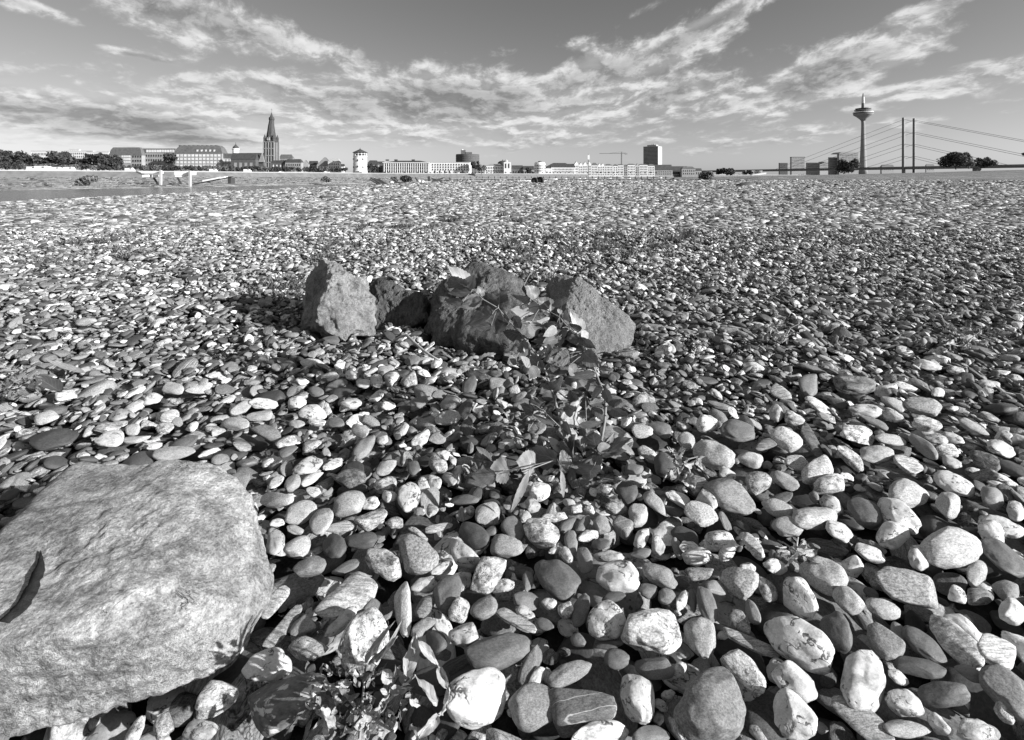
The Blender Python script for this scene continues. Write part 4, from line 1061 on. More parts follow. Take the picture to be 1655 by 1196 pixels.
fixp(e)
# ------------------------------------------------------------------ boulders
def poly_planes(pts):
    bm = bmesh.new()
    for p in pts: bm.verts.new(p)
    r = bmesh.ops.convex_hull(bm, input=bm.verts)
    loose = [g for g in r['geom_interior'] + r['geom_unused'] if isinstance(g, bmesh.types.BMVert)]
    bmesh.ops.delete(bm, geom=list(set(loose)), context='VERTS')
    bm.normal_update()
    c = sum((v.co for v in bm.verts), Vector()) / len(bm.verts)
    pl = []
    for f in bm.faces:
        n = f.normal.copy(); d = n.dot(f.verts[0].co - c)
        if d < 0: n = -n; d = -d
        if d > 1e-5: pl.append((n[:], d))
    bm.free()
    return c, np.array([p[0] for p in pl]), np.array([p[1] for p in pl])
def rock(name, pts, label, mat, p=22, chips=0, grow=1.0, rough=0.02, rf=7.0, level=7, seed=0.0, strata=0.0, sdir=(0.3, 0.2, 1), cat='rock', group=None):
    c, n, d = poly_planes(pts)
    V, Fc = ico(level)
    dots = np.maximum(V @ n.T, 1e-9) / d
    mx = dots.max(1)
    r = 1.0 / (mx * ((dots / mx[:, None]) ** p).sum(1) ** (1.0 / p))
    X = V * r[:, None] * grow
    rc = np.random.default_rng(int(seed * 7) + 1)
    for _ in range(chips):                       # broken facets
        nn = V[rc.integers(len(V))] + rc.normal(size=3) * .15; nn /= np.linalg.norm(nn)
        dd = X @ nn; t = dd.max() * rc.uniform(.84, .97)
        X = X - nn[None] * (np.maximum(dd - t, 0) * .92)[:, None]
    w = fbm(X * rf + seed, 6, 0.55) * rough
    w += (np.abs(fbm(X * rf * 0.45 + seed + 9, 3)) * -1.2) * rough
    if strata:
        s = np.array(sdir, float); s /= np.linalg.norm(s)
        q = X @ s + 0.03 * fbm(X * 5 + seed, 3)
        w += strata * (pnoise(np.stack([q * 45, q * 0 + 3.3 + 2 * X[:, 0], q * 0 + seed], 1)))
    w += 0.0035 * fbm(X * rf * 9 + seed, 3, 0.6)
    X = X + V * w[:, None]
    me = np_mesh(name, X, Fc, mat, True)
    o = link(name, me, None, c)
    tag(o, label, cat, group)
    return o, X + np.array(c)

BOX = []
big, bigX = rock('boulder', [
    P3(118, 744, 0.9), P3(240, 742, 0.89), P3(335, 746, 0.89), P3(388, 775, 0.87), P3(418, 812, 0.84), P3(438, 872, 0.81), P3(448, 930, 0.78), P3(440, 975, 0.735),
    P3(425, 985, 0.72), P3(395, 1045, 0.69), P3(372, 1082, 0.68), P3(300, 1108, 0.655), P3(225, 1148, 0.635), P3(150, 1168, 0.63), P3(0, 1205, 0.60),
    P3(380, 990, 0.68), P3(200, 1015, 0.60), P3(0, 1040, 0.57), P3(-200, 1070, 0.56), P3(-260, 1190, 0.60), P3(0, 862, 0.73), P3(-180, 1036, 0.60),
    P3(118, 790, 0.93), P3(335, 800, 0.98), P3(430, 1000, 0.80), P3(-260, 1150, 0.70)],
    'big pale weathered boulder filling the lower left of the gravel bank', M_BOULDER, p=44, chips=5, grow=1.03, rough=0.013, rf=4.0, seed=3.0, strata=0.0007, sdir=(-0.2, 0.5, 1), cat='boulder')
r1, X1 = rock('jagged_rock', [P3(519, 420, 2.36), P3(536, 426, 2.26), P3(494, 440, 2.55), P3(484, 485, 2.50), P3(486, 515, 2.42), P3(498, 545, 2.20), P3(515, 470, 2.10), P3(522, 512, 2.04), P3(545, 558, 2.04), P3(602, 548, 2.14), P3(612, 500, 2.22),
    P3(582, 446, 2.28), P3(592, 455, 2.55), P3(540, 430, 2.6), P3(612, 530, 2.6), P3(500, 520, 2.6), P3(545, 500, 2.10)],
    'jagged upright rock with a bright speckled face, leftmost of the rock group', M_ROCK, p=30, chips=26, rough=0.036, seed=1.0, group='jagged rocks around the sapling')
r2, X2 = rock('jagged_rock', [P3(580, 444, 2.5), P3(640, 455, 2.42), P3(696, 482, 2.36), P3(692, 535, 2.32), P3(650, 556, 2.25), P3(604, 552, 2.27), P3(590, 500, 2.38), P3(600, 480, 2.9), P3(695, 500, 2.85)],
    'low dark shaded rock wedged between the speckled rock and the striated rock', M_ROCKSH, p=24, chips=26, rough=0.036, seed=22.0, group='jagged rocks around the sapling')
r3, X3 = rock('jagged_rock', [P3(762, 424, 2.45), P3(790, 421, 2.45), P3(830, 440, 2.40), P3(840, 470, 2.10), P3(722, 450, 2.38), P3(700, 470, 2.34), P3(690, 500, 2.24), P3(678, 558, 2.03), P3(700, 586, 1.86),
    P3(750, 597, 1.80), P3(815, 594, 1.76), P3(868, 562, 1.86), P3(862, 510, 1.95), P3(750, 440, 2.85), P3(860, 480, 2.85), P3(700, 500, 2.75)],
    'large dark striated rock standing behind the left stem of the sapling', M_ROCKD3, p=26, chips=30, rough=0.034, seed=5.0, strata=0.007, sdir=(0.9, 0.2, 0.35), group='jagged rocks around the sapling')
r4, X4 = rock('jagged_rock', [P3(880, 456, 2.3), P3(912, 443, 2.3), P3(938, 447, 2.22), P3(962, 474, 2.16), P3(1005, 499, 2.10), P3(1030, 525, 2.05), P3(1026, 550, 2.0), P3(1010, 575, 1.93), P3(978, 590, 1.86),
    P3(955, 585, 1.88), P3(925, 545, 1.96), P3(905, 510, 2.05), P3(900, 460, 2.65), P3(1000, 510, 2.65), P3(1010, 560, 2.5), P3(880, 520, 2.5)],
    'flat-faced grey slab of rock leaning right of the sapling', M_SLAB, p=40, chips=8, rough=0.016, seed=8.0, group='jagged rocks around the sapling')
ROCKS = [bigX, X1, X2, X3, X4]

# ------------------------------------------------------------------ pebbles: the ones traced from the photograph
CROPS = dict(A=(380, 850, 3.183), B=(850, 850, 3.456), C=(1200, 750, 2.681), D=(1000, 650, 3.9875), E=(420, 740, 5.172), G=(720, 780, 5.172),
             I=(1240, 560, 3.987), K=(400, 560, 4.868), L=(0, 560, 3.94), F=(0, 700, 2.412))
# centre x, centre y, half length, half width (pixels of the enlarged crop), direction in degrees, tone, kind, what makes it easy to find
T = dict(
C=[(240,765,185,100,-38,.72,'w','big oblong white pebble pitted with dark specks'),(408,728,100,68,-70,.10,'d','smooth dark oval pebble leaning on white one'),
 (910,360,145,98,-5,.40,'g','large round pale grey granular pebble'),(725,535,165,86,-28,.28,'s','broad speckled grey pebble like half a loaf'),
 (527,935,150,98,80,.60,'w','upright white egg-shaped pebble with grey smudges'),(218,940,125,72,-48,.7,'w'),(225,1090,122,105,-50,.68,'w','blotched white pebble with dark pitted streaks'),
 (240,575,112,75,-50,.7,'w'),(315,235,100,56,-5,.34,'g'),(680,225,120,68,-30,.72,'w'),(715,130,95,64,-5,.36,'g'),(525,205,98,55,-35,.12,'d'),(350,480,115,70,-30,.34,'g'),
 (455,590,80,60,-20,.36,'g'),(480,440,56,50,-60,.66,'w'),(550,390,75,35,-25,.76,'w'),(650,310,75,66,-20,.72,'w'),(765,400,62,50,-45,.66,'w'),(1075,295,76,50,-50,.8,'w','smooth white pebble with one dark hole'),
 (1115,265,110,45,-20,.7,'w'),(1130,400,132,55,-35,.10,'d'),(1015,475,56,45,80,.3,'g'),(1140,545,66,45,-25,.25,'g'),(935,570,46,35,-40,.76,'w'),(1030,575,62,40,-5,.16,'l'),
 (610,625,86,46,-20,.36,'g'),(1170,640,66,56,-20,.62,'w'),(925,770,168,62,-42,.46,'l','long striped grey pebble slanting down to the right'),(790,790,132,48,-40,.10,'d'),(690,740,75,32,-55,.2,'d'),
 (610,760,112,66,-48,.2,'g'),(775,885,132,46,-12,.09,'d'),(870,995,120,64,-5,.11,'d'),(1155,985,165,72,-42,.18,'g','large dark grey oblong pebble at the right edge'),(520,1110,175,60,-40,.28,'l'),
 (720,1150,112,42,-10,.3,'g'),(705,1040,96,56,-40,.62,'w'),(850,1130,72,36,-35,.66,'w'),(1010,1160,102,55,-15,.6,'w'),(1140,1070,62,40,-50,.42,'m'),(985,905,76,30,-28,.2,'d'),
 (1110,815,102,60,-30,.55,'l'),(675,920,56,30,-40,.62,'w'),(1180,200,55,40,-55,.6,'w'),(1080,140,62,45,-50,.2,'d'),(930,90,115,45,-25,.62,'w'),(890,180,62,55,-60,.4,'g'),(380,85,80,44,15,.45,'m'),
 (60,80,58,52,-60,.36,'g'),(385,180,60,40,-45,.5,'w'),(150,190,76,40,-28,.36,'g'),(200,270,76,44,-5,.3,'g'),(420,290,70,40,-30,.7,'w')],
B=[(450,540,118,108,80,.74,'w','rounded chalk-white pebble with fine black pits'),(715,575,175,150,-35,.46,'m','large mottled pale pebble with a dark cleft'),(978,628,130,98,-70,.28,'g','smooth granular grey egg-shaped pebble'),
 (1050,985,225,200,75,.17,'g','biggest dark round cobble at the bottom edge'),(178,290,150,104,-35,.10,'d','dark heart-shaped smooth pebble'),(525,282,135,98,0,.62,'w','veined white pebble with a black-lined hollow'),
 (745,275,112,60,-28,.2,'g'),(1185,305,115,85,-28,.36,'s','oval pebble speckled black and white'),(975,268,86,45,5,.25,'m'),(960,168,92,56,5,.6,'w'),(1012,445,124,50,-72,.14,'d'),(310,470,106,52,72,.13,'d'),
 (622,970,168,108,-78,.58,'w','upright white pebble with branching dark veins'),(720,795,118,76,-10,.14,'d'),(510,745,76,62,0,.12,'d'),(315,1010,190,125,12,.15,'b','square dark stone block crossed by thin white lines'),
 (240,830,142,70,28,.2,'g'),(50,1010,150,130,20,.2,'g'),(420,1160,170,80,10,.74,'w','white pebble cut by the bottom edge beside the dark block'),(700,1170,110,60,0,.12,'d'),(1210,800,172,70,-48,.5,'m'),
 (1250,650,190,38,-25,.3,'l','narrow grey stick-shaped stone'),(1190,535,95,60,-62,.24,'m'),(1265,480,80,38,-68,.2,'d'),(1345,355,90,50,-60,.3,'m'),(640,70,72,38,72,.56,'w'),(735,110,60,40,-70,.5,'w'),(325,190,80,48,-80,.18,'d'),
 (455,170,92,36,-5,.6,'w'),(255,95,76,38,-80,.2,'d'),(345,60,60,28,5,.5,'m'),(420,100,56,35,8,.12,'d'),(640,155,62,30,8,.15,'d'),(1080,85,90,65,-10,.72,'w','angular bright white pebble'),(1270,110,96,35,-52,.5,'l'),
 (685,360,52,48,0,.12,'d'),(790,395,56,44,-30,.16,'g'),(870,420,66,32,65,.62,'w'),(930,420,68,25,-80,.12,'d'),(130,440,46,40,-30,.62,'w'),(215,470,56,45,60,.5,'m'),(30,430,72,48,-45,.14,'d'),
 (105,550,55,35,-20,.12,'d'),(65,850,96,42,55,.62,'w'),(1125,140,72,42,60,.66,'w'),(1240,235,50,36,-40,.66,'w'),(1390,225,75,42,-25,.76,'w'),(1062,345,66,40,-25,.2,'d'),(490,395,70,35,10,.08,'d'),
 (295,640,50,42,-30,.14,'d'),(470,660,92,28,8,.12,'d'),(860,800,52,34,70,.62,'w'),(795,945,42,38,0,.52,'w'),(750,1000,52,32,-30,.4,'w'),(860,1150,52,30,-70,.4,'m')],
A=[(160,718,140,88,15,.62,'w','smooth pale pillow-shaped pebble below the boulder'),(255,890,250,125,32,.12,'p','large dark stone with ragged white patches'),(655,580,175,135,65,.46,'m','round mottled stone half dark half white'),
 (575,365,182,90,32,.34,'l','long grey striated pebble pointing at the boulder'),(865,415,150,48,92,.46,'g','slim upright pale pebble'),(555,490,125,38,42,.62,'w'),(345,515,76,50,35,.26,'g'),
 (930,150,128,90,-50,.24,'s','angular speckled dark grey stone'),(765,190,112,70,-35,.36,'m'),(1185,145,88,64,-40,.56,'w'),(1305,245,128,80,50,.36,'m','crumpled mottled stone right of the speckled angular stone'),(1095,340,102,72,65,.12,'d'),
 (1150,435,66,56,70,.36,'m'),(1180,565,86,80,0,.52,'w','nearly round pale pebble with faint cracks'),(1285,425,82,58,25,.2,'g'),(1350,640,175,105,8,.12,'d','large flat dark smooth stone'),
 (1520,715,125,48,68,.15,'g'),(1440,480,125,38,-30,.3,'l'),(1490,450,58,32,-28,.5,'w'),(1500,385,76,50,-28,.13,'d'),(1505,285,52,30,88,.15,'d'),(975,305,76,42,15,.52,'w'),(980,410,76,40,55,.15,'l'),
 (965,525,76,40,40,.2,'g'),(1030,590,66,52,-60,.08,'d'),(1395,105,90,60,-8,.26,'g'),(1230,50,86,65,-35,.08,'d'),(645,75,92,45,5,.08,'d'),(505,110,72,62,60,.08,'d'),(325,110,76,50,35,.36,'g'),
 (390,210,96,55,20,.18,'g'),(575,210,86,28,25,.14,'d'),(200,390,112,45,45,.3,'l'),(250,520,152,36,52,.22,'l'),(380,630,112,65,10,.32,'m'),(1225,900,215,140,40,.8,'w','big bright white cobble beside the withered plant'),
 (1550,770,92,34,62,.62,'w'),(1060,215,68,30,32,.56,'w'),(1365,310,52,45,30,.46,'w'),(990,800,120,80,10,.05,'d')],  # last stone: tone darkened for the shadow under the withered plant
F=[(840,1030,105,60,40,.36,'m'),(635,1145,60,42,60,.3,'m'),(530,1160,72,28,60,.6,'w'),(790,1160,82,50,20,.4,'w')],
E=[(130,350,155,72,8,.5,'g','pale oblong pebble touching the right side of the boulder'),(345,455,150,86,25,.3,'g'),(515,525,135,90,60,.33,'g'),(745,385,150,108,15,.28,'g'),(745,165,145,95,10,.12,'m','rough dark blocky stone'),
 (390,70,150,70,20,.52,'w'),(615,55,96,40,25,.5,'l'),(130,205,86,45,35,.72,'w'),(435,170,112,40,30,.42,'g'),(275,210,86,60,60,.26,'g'),(455,290,76,50,-15,.62,'w'),(915,385,86,52,25,.78,'w','bright clean white oval pebble'),
 (935,510,145,75,30,.36,'m'),(1045,225,106,75,20,.26,'m'),(1085,320,66,58,10,.72,'w'),(1245,330,130,95,85,.56,'w','tall grey-streaked white stone'),(1380,250,100,50,-65,.6,'w'),(1460,210,76,60,-80,.72,'w'),
 (1285,75,72,56,-80,.1,'d'),(1060,75,106,60,35,.3,'g'),(1495,60,92,75,-50,.34,'m'),(1595,175,76,45,-35,.3,'g'),(855,680,126,64,18,.07,'d'),(615,740,102,92,60,.07,'d'),(670,575,126,50,5,.3,'l'),
 (340,755,112,64,45,.46,'w'),(135,720,130,90,-80,.5,'w'),(300,600,82,42,-15,.3,'g'),(1435,440,56,48,60,.3,'l'),(1330,450,52,38,0,.5,'w'),(1490,585,132,35,10,.36,'l'),(1325,640,106,32,-38,.56,'w'),
 (1130,545,86,48,10,.3,'m'),(135,545,76,38,8,.66,'w')],
G=[(350,260,118,105,30,.28,'g','smooth grey pear-shaped pebble'),(570,395,120,85,-55,.14,'d'),(800,440,175,130,-42,.42,'m','mottled cobble with grey and white patches'),(240,450,140,95,-35,.1,'d'),(150,145,136,45,5,.12,'d'),
 (795,80,95,85,30,.74,'w','cracked white lump below the hanging leaf'),(725,195,72,60,-15,.4,'w'),(670,290,56,42,60,.4,'g'),(1020,355,96,45,40,.12,'d'),(1150,345,96,45,50,.15,'d'),(1310,360,96,80,-20,.26,'g'),
 (1480,370,90,70,-50,.2,'b','dark pebble crossed by a white band'),(1060,490,92,55,-80,.2,'b'),(1190,450,92,50,8,.4,'m'),(1425,225,106,70,-30,.24,'m'),(1610,260,95,105,0,.36,'g'),(1210,225,52,45,0,.76,'w'),
 (1100,215,54,42,10,.6,'m'),(900,290,122,50,5,.5,'m'),(690,825,82,50,85,.15,'d'),(505,860,76,64,20,.5,'w'),(1310,520,82,48,5,.1,'d'),(380,405,54,40,20,.15,'d'),(915,565,62,38,25,.52,'w'),
 (1015,615,86,52,-60,.5,'w'),(1035,165,60,38,-10,.36,'g'),(1335,60,64,50,-20,.4,'m'),(1520,80,95,95,0,.08,'d'),(210,235,48,38,90,.36,'m'),(140,260,65,22,-85,.2,'g')],
D=[(565,140,86,60,-5,.74,'w','cracked round white pebble like a bread roll'),(770,185,120,72,-15,.12,'d','smooth black oval pebble'),(620,340,150,90,-15,.4,'g','broad pale grey pebble behind the flat slab'),
 (1080,235,112,70,-32,.46,'s'),(850,370,88,52,-5,.36,'g'),(715,600,190,98,-35,.22,'g','large smooth brownish-grey cobble'),(895,515,92,78,-70,.34,'m'),(1265,445,115,80,25,.46,'s','squarish pale pitted stone'),
 (1250,260,152,42,-62,.10,'l','dark splintered bar of slate'),(955,270,86,38,15,.15,'l'),(530,720,120,70,-35,.36,'s'),(560,630,92,60,-45,.62,'w'),(235,655,106,46,-48,.3,'g'),(700,465,62,42,-30,.52,'w'),
 (300,410,76,85,0,.08,'d'),(190,330,76,42,-35,.36,'m'),(500,520,76,62,-50,.3,'l'),(1070,500,106,52,-30,.26,'g'),(1125,105,76,45,-30,.4,'m'),(1010,70,62,50,-70,.34,'g'),(1150,395,86,55,-20,.36,'s'),
 (150,190,72,48,0,.4,'s'),(260,170,86,48,-25,.15,'d'),(435,245,62,55,-60,.3,'g'),(95,430,66,40,0,.15,'d'),(1485,340,126,46,-38,.5,'w'),(150,870,82,45,75,.6,'w'),(245,920,66,45,-65,.56,'w')],
I=[(630,415,120,50,-3,.58,'w','low pale oval pebble netted with dark veins'),(810,370,92,42,-28,.34,'g'),(990,385,136,60,-12,.3,'s','coarse pitted grey stone right of the veined oval pebble'),(800,445,92,40,-20,.6,'w'),(1025,500,106,50,-15,.5,'m'),
 (585,570,120,62,-18,.5,'m'),(800,600,110,38,-12,.36,'g'),(700,690,120,60,0,.32,'g'),(530,710,126,50,-38,.42,'m'),(1000,640,126,45,-38,.22,'d'),(905,760,106,45,-30,.4,'l'),(1090,600,86,38,-15,.5,'w'),
 (1200,595,86,32,-25,.66,'w'),(550,250,150,66,-10,.15,'m','dark broken stone with a bright fracture'),(270,240,85,70,90,.16,'d'),(330,380,106,32,-35,.52,'l','pale pebble with parallel stripes, behind the broken stone'),(90,300,82,42,-30,.36,'l'),
 (1035,120,92,32,-15,.62,'w'),(1235,165,82,38,-15,.42,'m'),(895,35,76,30,-25,.66,'w'),(1430,245,76,32,-12,.56,'w'),(1100,300,46,38,0,.62,'w'),(1330,520,112,36,-28,.3,'g'),(1500,650,112,48,-25,.62,'w'),
 (1160,670,86,45,-15,.56,'m'),(1190,745,72,38,-20,.5,'w')],
L=[(1500,490,92,44,-5,.36,'g','pale grey dome-shaped pebble behind the boulder'),(1100,680,150,46,8,.3,'g'),(340,590,175,62,12,.05,'d','flat black rock in shade behind the boulder'),(700,590,102,55,12,.62,'w'),(300,455,86,44,15,.4,'g'),  # flat rock: shade is put into its near-black tone
 (690,515,98,38,8,.3,'m'),(1080,450,66,44,10,.4,'l'),(1540,390,92,38,30,.3,'g'),(850,530,56,40,10,.36,'g'),(870,590,96,26,8,.36,'g'),(1050,520,62,42,20,.36,'m'),(430,310,82,35,10,.46,'m'),
 (1100,270,76,38,-5,.4,'g'),(1270,275,92,30,3,.36,'g'),(980,330,76,38,15,.66,'w')],
K=[(500,520,126,62,-3,.76,'w','large bright white oblong pebble'),(380,440,86,55,10,.72,'w'),(130,450,126,46,-3,.62,'w'),(150,680,136,62,-22,.2,'g'),(810,450,92,48,5,.66,'w'),(660,235,86,35,8,.76,'w'),(510,135,102,44,-8,.42,'g'),
 (700,310,100,46,22,.12,'d'),(750,360,120,42,15,.07,'d'),(545,355,66,42,-10,.15,'d'),(1110,470,64,38,0,.72,'w'),(1010,400,76,35,35,.66,'w'),(1275,270,72,66,30,.3,'m'),(1350,440,106,48,30,.15,'d'),
 (1600,440,92,58,15,.26,'g'),(1580,560,106,58,15,.36,'g'),(920,790,126,62,50,.2,'d'),(890,665,76,55,-20,.36,'g'),(300,750,92,48,25,.4,'m'),(500,780,92,40,30,.32,'m'),(320,820,82,40,28,.12,'d'),
 (1060,735,52,42,30,.46,'g'),(95,545,112,44,8,.32,'g'),(1020,270,56,52,0,.62,'w'),(1140,250,66,58,50,.62,'w'),(915,290,62,38,0,.46,'g'),(820,230,56,40,-30,.72,'w'),(1090,185,72,40,10,.32,'g'),
 (1380,110,92,30,8,.42,'g'),(700,600,76,48,0,.15,'d'),(550,600,76,30,-5,.5,'m'),(390,610,66,36,0,.36,'g')],
)
traced = []
for k, rows in T.items():
    ox, oy, s = CROPS[k]
    for t in rows:
        traced.append([ox + t[0] / s, oy + t[1] / s, t[2] / s, t[3] / s, t[4], t[5], t[6], t[7] if len(t) > 7 else None])
# the same stone seen in two crops is kept once
keep = []
for t in sorted(traced, key=lambda q: (q[7] is None, -q[2] * q[3])):
    if any(math.hypot(t[0] - k[0], t[1] - k[1]) < 0.55 * math.sqrt(k[2] * k[3]) for k in keep): continue
    keep.append(t)
traced = keep

def stone_shape(seed, level, exps, cuts, lump):
    r = np.random.default_rng(seed)
    V, Fc = ico(level)
    rad = (np.abs(V) ** exps).sum(1) ** (-1.0 / exps)
    X = V * rad[:, None]
    ax = r.normal(size=3) * 0
    X = X * (1 + lump * fbm(V * 0.9 + r.uniform(0, 90, 3), 2, 0.5))[:, None]
    # asymmetric: one end narrower
    X[:, 1:] *= (1 - r.uniform(0.0, 0.28) * X[:, :1] * r.choice([-1, 1]))
    for _ in range(cuts):
        n = r.normal(size=3); n /= np.linalg.norm(n)
        t = r.uniform(0.62, 0.86)
        d = X @ n
        over = np.maximum(d - t, 0)
        X = X - n[None] * (over * 0.74)[:, None]
    X = X * (1 + 0.022 * fbm(V * 3.2 + seed, 3, 0.55))[:, None]
    m = np.abs(X).max(0)
    return X / m
def shape_for(kind, seed, level):
    p = dict(d=(2.1, 2, .16), g=(2.2, 3, .18), w=(2.2, 3, .26), m=(2.5, 5, .26), s=(2.4, 4, .18), l=(2.6, 4, .18), p=(2.4, 4, .2), b=(5.0, 2, .06))[kind]
    return stone_shape(seed, level, *p)

def fit_ellipsoid(col, row, a, b, ang, kthick, seed):
    """axes (3x3, metres) of an ellipsoid resting on the gravel whose outline matches the traced one"""
    r = np.random.default_rng(seed)
    z = 0.0
    for it in range(3):
        d = (EYE - z) * F / (row - HR)
        x = (col - CX) / F * d
        z = 0.72 * kthick * b * d / F
    J = np.array([[F / d, -F * x / d / d, 0], [0, -F * (z - EYE) / d / d, F / d]])
    dep = math.degrees(math.atan((row - HR) / F))
    tilt = math.radians(min(max(50 - dep, 12), 27)) * r.uniform(0.6, 1.1)
    side = r.normal() * 0.16
    n = np.array([side, -math.sin(tilt), math.cos(tilt)]); n /= np.linalg.norm(n)
    th = math.radians(ang)
    E = np.array([[a * math.cos(th), -b * math.sin(th)], [a * math.sin(th), b * math.cos(th)]])
    T0 = E @ E.T
    c = kthick * b * d / F
    for _ in range(12):
        jn = J @ n * c
        Tm = T0 - np.outer(jn, jn)
        w, U = np.linalg.eigh(Tm)
        if w[0] > 0.12 * T0.trace() * (b / a) ** 2: break
        c *= 0.85
    # vectors in the plane of n that project to the eigen axes
    t1 = np.cross(n, [0, 1, 0.2]); t1 /= np.linalg.norm(t1); t2 = np.cross(n, t1)
    Bm = J @ np.stack([t1, t2], 1)
    Bi = np.linalg.inv(Bm)
    axes = []
    for i in (1, 0):
        ab = Bi @ (U[:, i] * math.sqrt(max(w[i], 1e-6)))
        axes.append(t1 * ab[0] + t2 * ab[1])
    A, B2 = axes
    C = n * c
    M = np.stack([A, B2, C], 1)
    if np.linalg.det(M) < 0: M[:, 1] *= -1
    return np.array([x, d, z]), M

# ------------------------------------------------------------------ letting the rest of the gravel fall into place
CELL = 0.006
X0, X1g, Y0, Y1 = -8.0, 8.0, 0.40, 6.6
NX, NY = int((X1g - X0) / CELL), int((Y1 - Y0) / CELL)
def lowf(sh, cell, k, s):
    gx, gy = np.meshgrid(np.arange(0, sh[1]) * cell, np.arange(0, sh[0]) * cell)
    return k * np.sin(gx * 2.1 + 1.3 * np.sin(gy * 1.7 + s)) * np.cos(gy * 1.9 + np.sin(gx * 1.3 + s))
H = np.full((NY, NX), -0.030) + lowf((NY, NX), CELL, 0.006, 0.4)
def raster_top(pos, M, setmax=True):
    Q = np.linalg.inv(M @ M.T)
    R = np.sqrt(np.diag(M @ M.T))
    ix0, ix1 = int((pos[0] - R[0] - X0) / CELL), int((pos[0] + R[0] - X0) / CELL) + 2
    iy0, iy1 = int((pos[1] - R[1] - Y0) / CELL), int((pos[1] + R[1] - Y0) / CELL) + 2
    ix0 = max(ix0, 0); iy0 = max(iy0, 0); ix1 = min(ix1, NX); iy1 = min(iy1, NY)
    if ix1 <= ix0 or iy1 <= iy0: return
    gx = X0 + (np.arange(ix0, ix1) + .5) * CELL - pos[0]; gy = Y0 + (np.arange(iy0, iy1) + .5) * CELL - pos[1]
    gx, gy = np.meshgrid(gx, gy)
    bq = Q[0, 2] * gx + Q[1, 2] * gy
    cq = Q[0, 0] * gx ** 2 + 2 * Q[0, 1] * gx * gy + Q[1, 1] * gy ** 2 - 1
    disc = bq ** 2 - Q[2, 2] * cq
    ok = disc > 0
    top = np.where(ok, pos[2] + (-bq + np.sqrt(np.maximum(disc, 0))) / Q[2, 2], -9)
    H[iy0:iy1, ix0:ix1] = np.maximum(H[iy0:iy1, ix0:ix1], top)
for X in ROCKS:                                   # nothing falls where a rock stands
    q = X[(X[:, 2] < 0.16) & (X[:, 2] > -0.08)]
    ix = ((q[:, 0] - X0) / CELL).astype(int); iy = ((q[:, 1] - Y0) / CELL).astype(int)
    for yy in range(max(iy.min(), 0), min(iy.max() + 1, NY)):
        s = ix[iy == yy]
        if len(s): H[yy, max(s.min(), 0):min(max(s.max(), 0), NX)] = 9
hand = []
for i, t in enumerate(traced):
    if t[6] == 'w': t[5] *= .84
    col, row, a, b, ang, tone, kind, nick = t
    kt = {'d': .5, 'g': .55, 'w': .62, 'm': .62, 's': .52, 'l': .42, 'p': .6, 'b': .75}[kind] * rnd.uniform(.9, 1.1)
    pos, M = fit_ellipsoid(col, row, a * 1.02, b * 1.04, ang, kt, 100 + i)
    hand.append((pos, M, t))
    raster_top(pos, M)

recs = []    # x y z a b c gx gy yaw idx tone
def kind_pick(n):
    k = rng.choice(6, size=n, p=[.26, .27, .22, .12, .05, .08])
    base = np.array([.065, .17, .56, .24, .24, .22])[k]
    tone = base * np.exp(rng.normal(0, .36, n))
    return k, np.clip(tone, .04, .75)
PI2 = math.pi * 2
def drop(n, lo, hi, cap, ymax, bias=1.0, pct=94, med=None):
    ys = Y0 + 0.05 + (ymax - Y0 - 0.05) * rng.random(n) ** bias
    xs = (rng.random(n) * 2 - 1) * (1.10 * ys + 0.25)
    aa = np.exp(rng.uniform(math.log(lo), math.log(hi), n))
    rb = rng.uniform(.5, .9, n); rc = rng.uniform(.16, .46, n)
    yaw = rng.random(n) * PI2
    rt = rng.normal(0, .13, (n, 2))
    kk, tt = kind_pick(n)
    sh = rng.integers(0, 4, n)
    for i in range(n):
        x, y, a = xs[i], ys[i], aa[i]; b = a * rb[i]; c = a * rb[i] * min(rc[i] / rb[i] * .95, .85)
        R = int(a / CELL) + 1
        cx, cy = int((x - X0) / CELL), int((y - Y0) / CELL)
        if cx - R < 0 or cy - R < 0 or cx + R + 1 > NX or cy + R + 1 > NY: continue
        capy = cap + min(0, max(-1, (y - 2.3))) * .026
        if H[cy, cx] + c * .9 > capy: continue
        P_ = H[cy - R:cy + R + 1, cx - R:cx + R + 1]
        g = GR[R]
        cs, sn = math.cos(yaw[i]), math.sin(yaw[i])
        u = (g[0] * cs + g[1] * sn) / a; w = (-g[0] * sn + g[1] * cs) / b
        q = 1 - u * u - w * w
        m = q > 0
        if m.sum() < 4: continue
        hp = P_[m]; px = g[0][m]; py = g[1][m]
        if hp.max() > 5: continue
        hm = hp.mean()
        gx = float(((hp - hm) * px).sum() / (px * px).sum()); gy = float(((hp - hm) * py).sum() / (py * py).sum())
        gx = max(-.5, min(.5, gx * .8)) + rt[i, 0]; gy = max(-.5, min(.5, gy * .8)) + rt[i, 1]
        pl = gx * px + gy * py
        th = c * np.sqrt(q[m])
        rest = hp - pl + th
        z = float(np.partition(rest, int(len(rest) * pct / 100))[int(len(rest) * pct / 100)])
        if z > capy: continue
        P_[m] = np.maximum(hp, z + pl + th)
        recs.append((x, y, z, a, b, c, gx, gy, yaw[i], kk[i] * 4 + sh[i], tt[i]))
GR = {R: np.meshgrid(np.arange(-R, R + 1) * CELL, np.arange(-R, R + 1) * CELL) for R in range(1, 16)}
drop(7000, .026, .055, .020, 6.5, .62)
drop(26000, .016, .038, .024, 6.5, .62)
drop(44000, .010, .022, .024, 6.6, .7)
drop(40000, .006, .012, .016, 3.6, .8)
near = np.array(recs)
print('near stones', len(near))

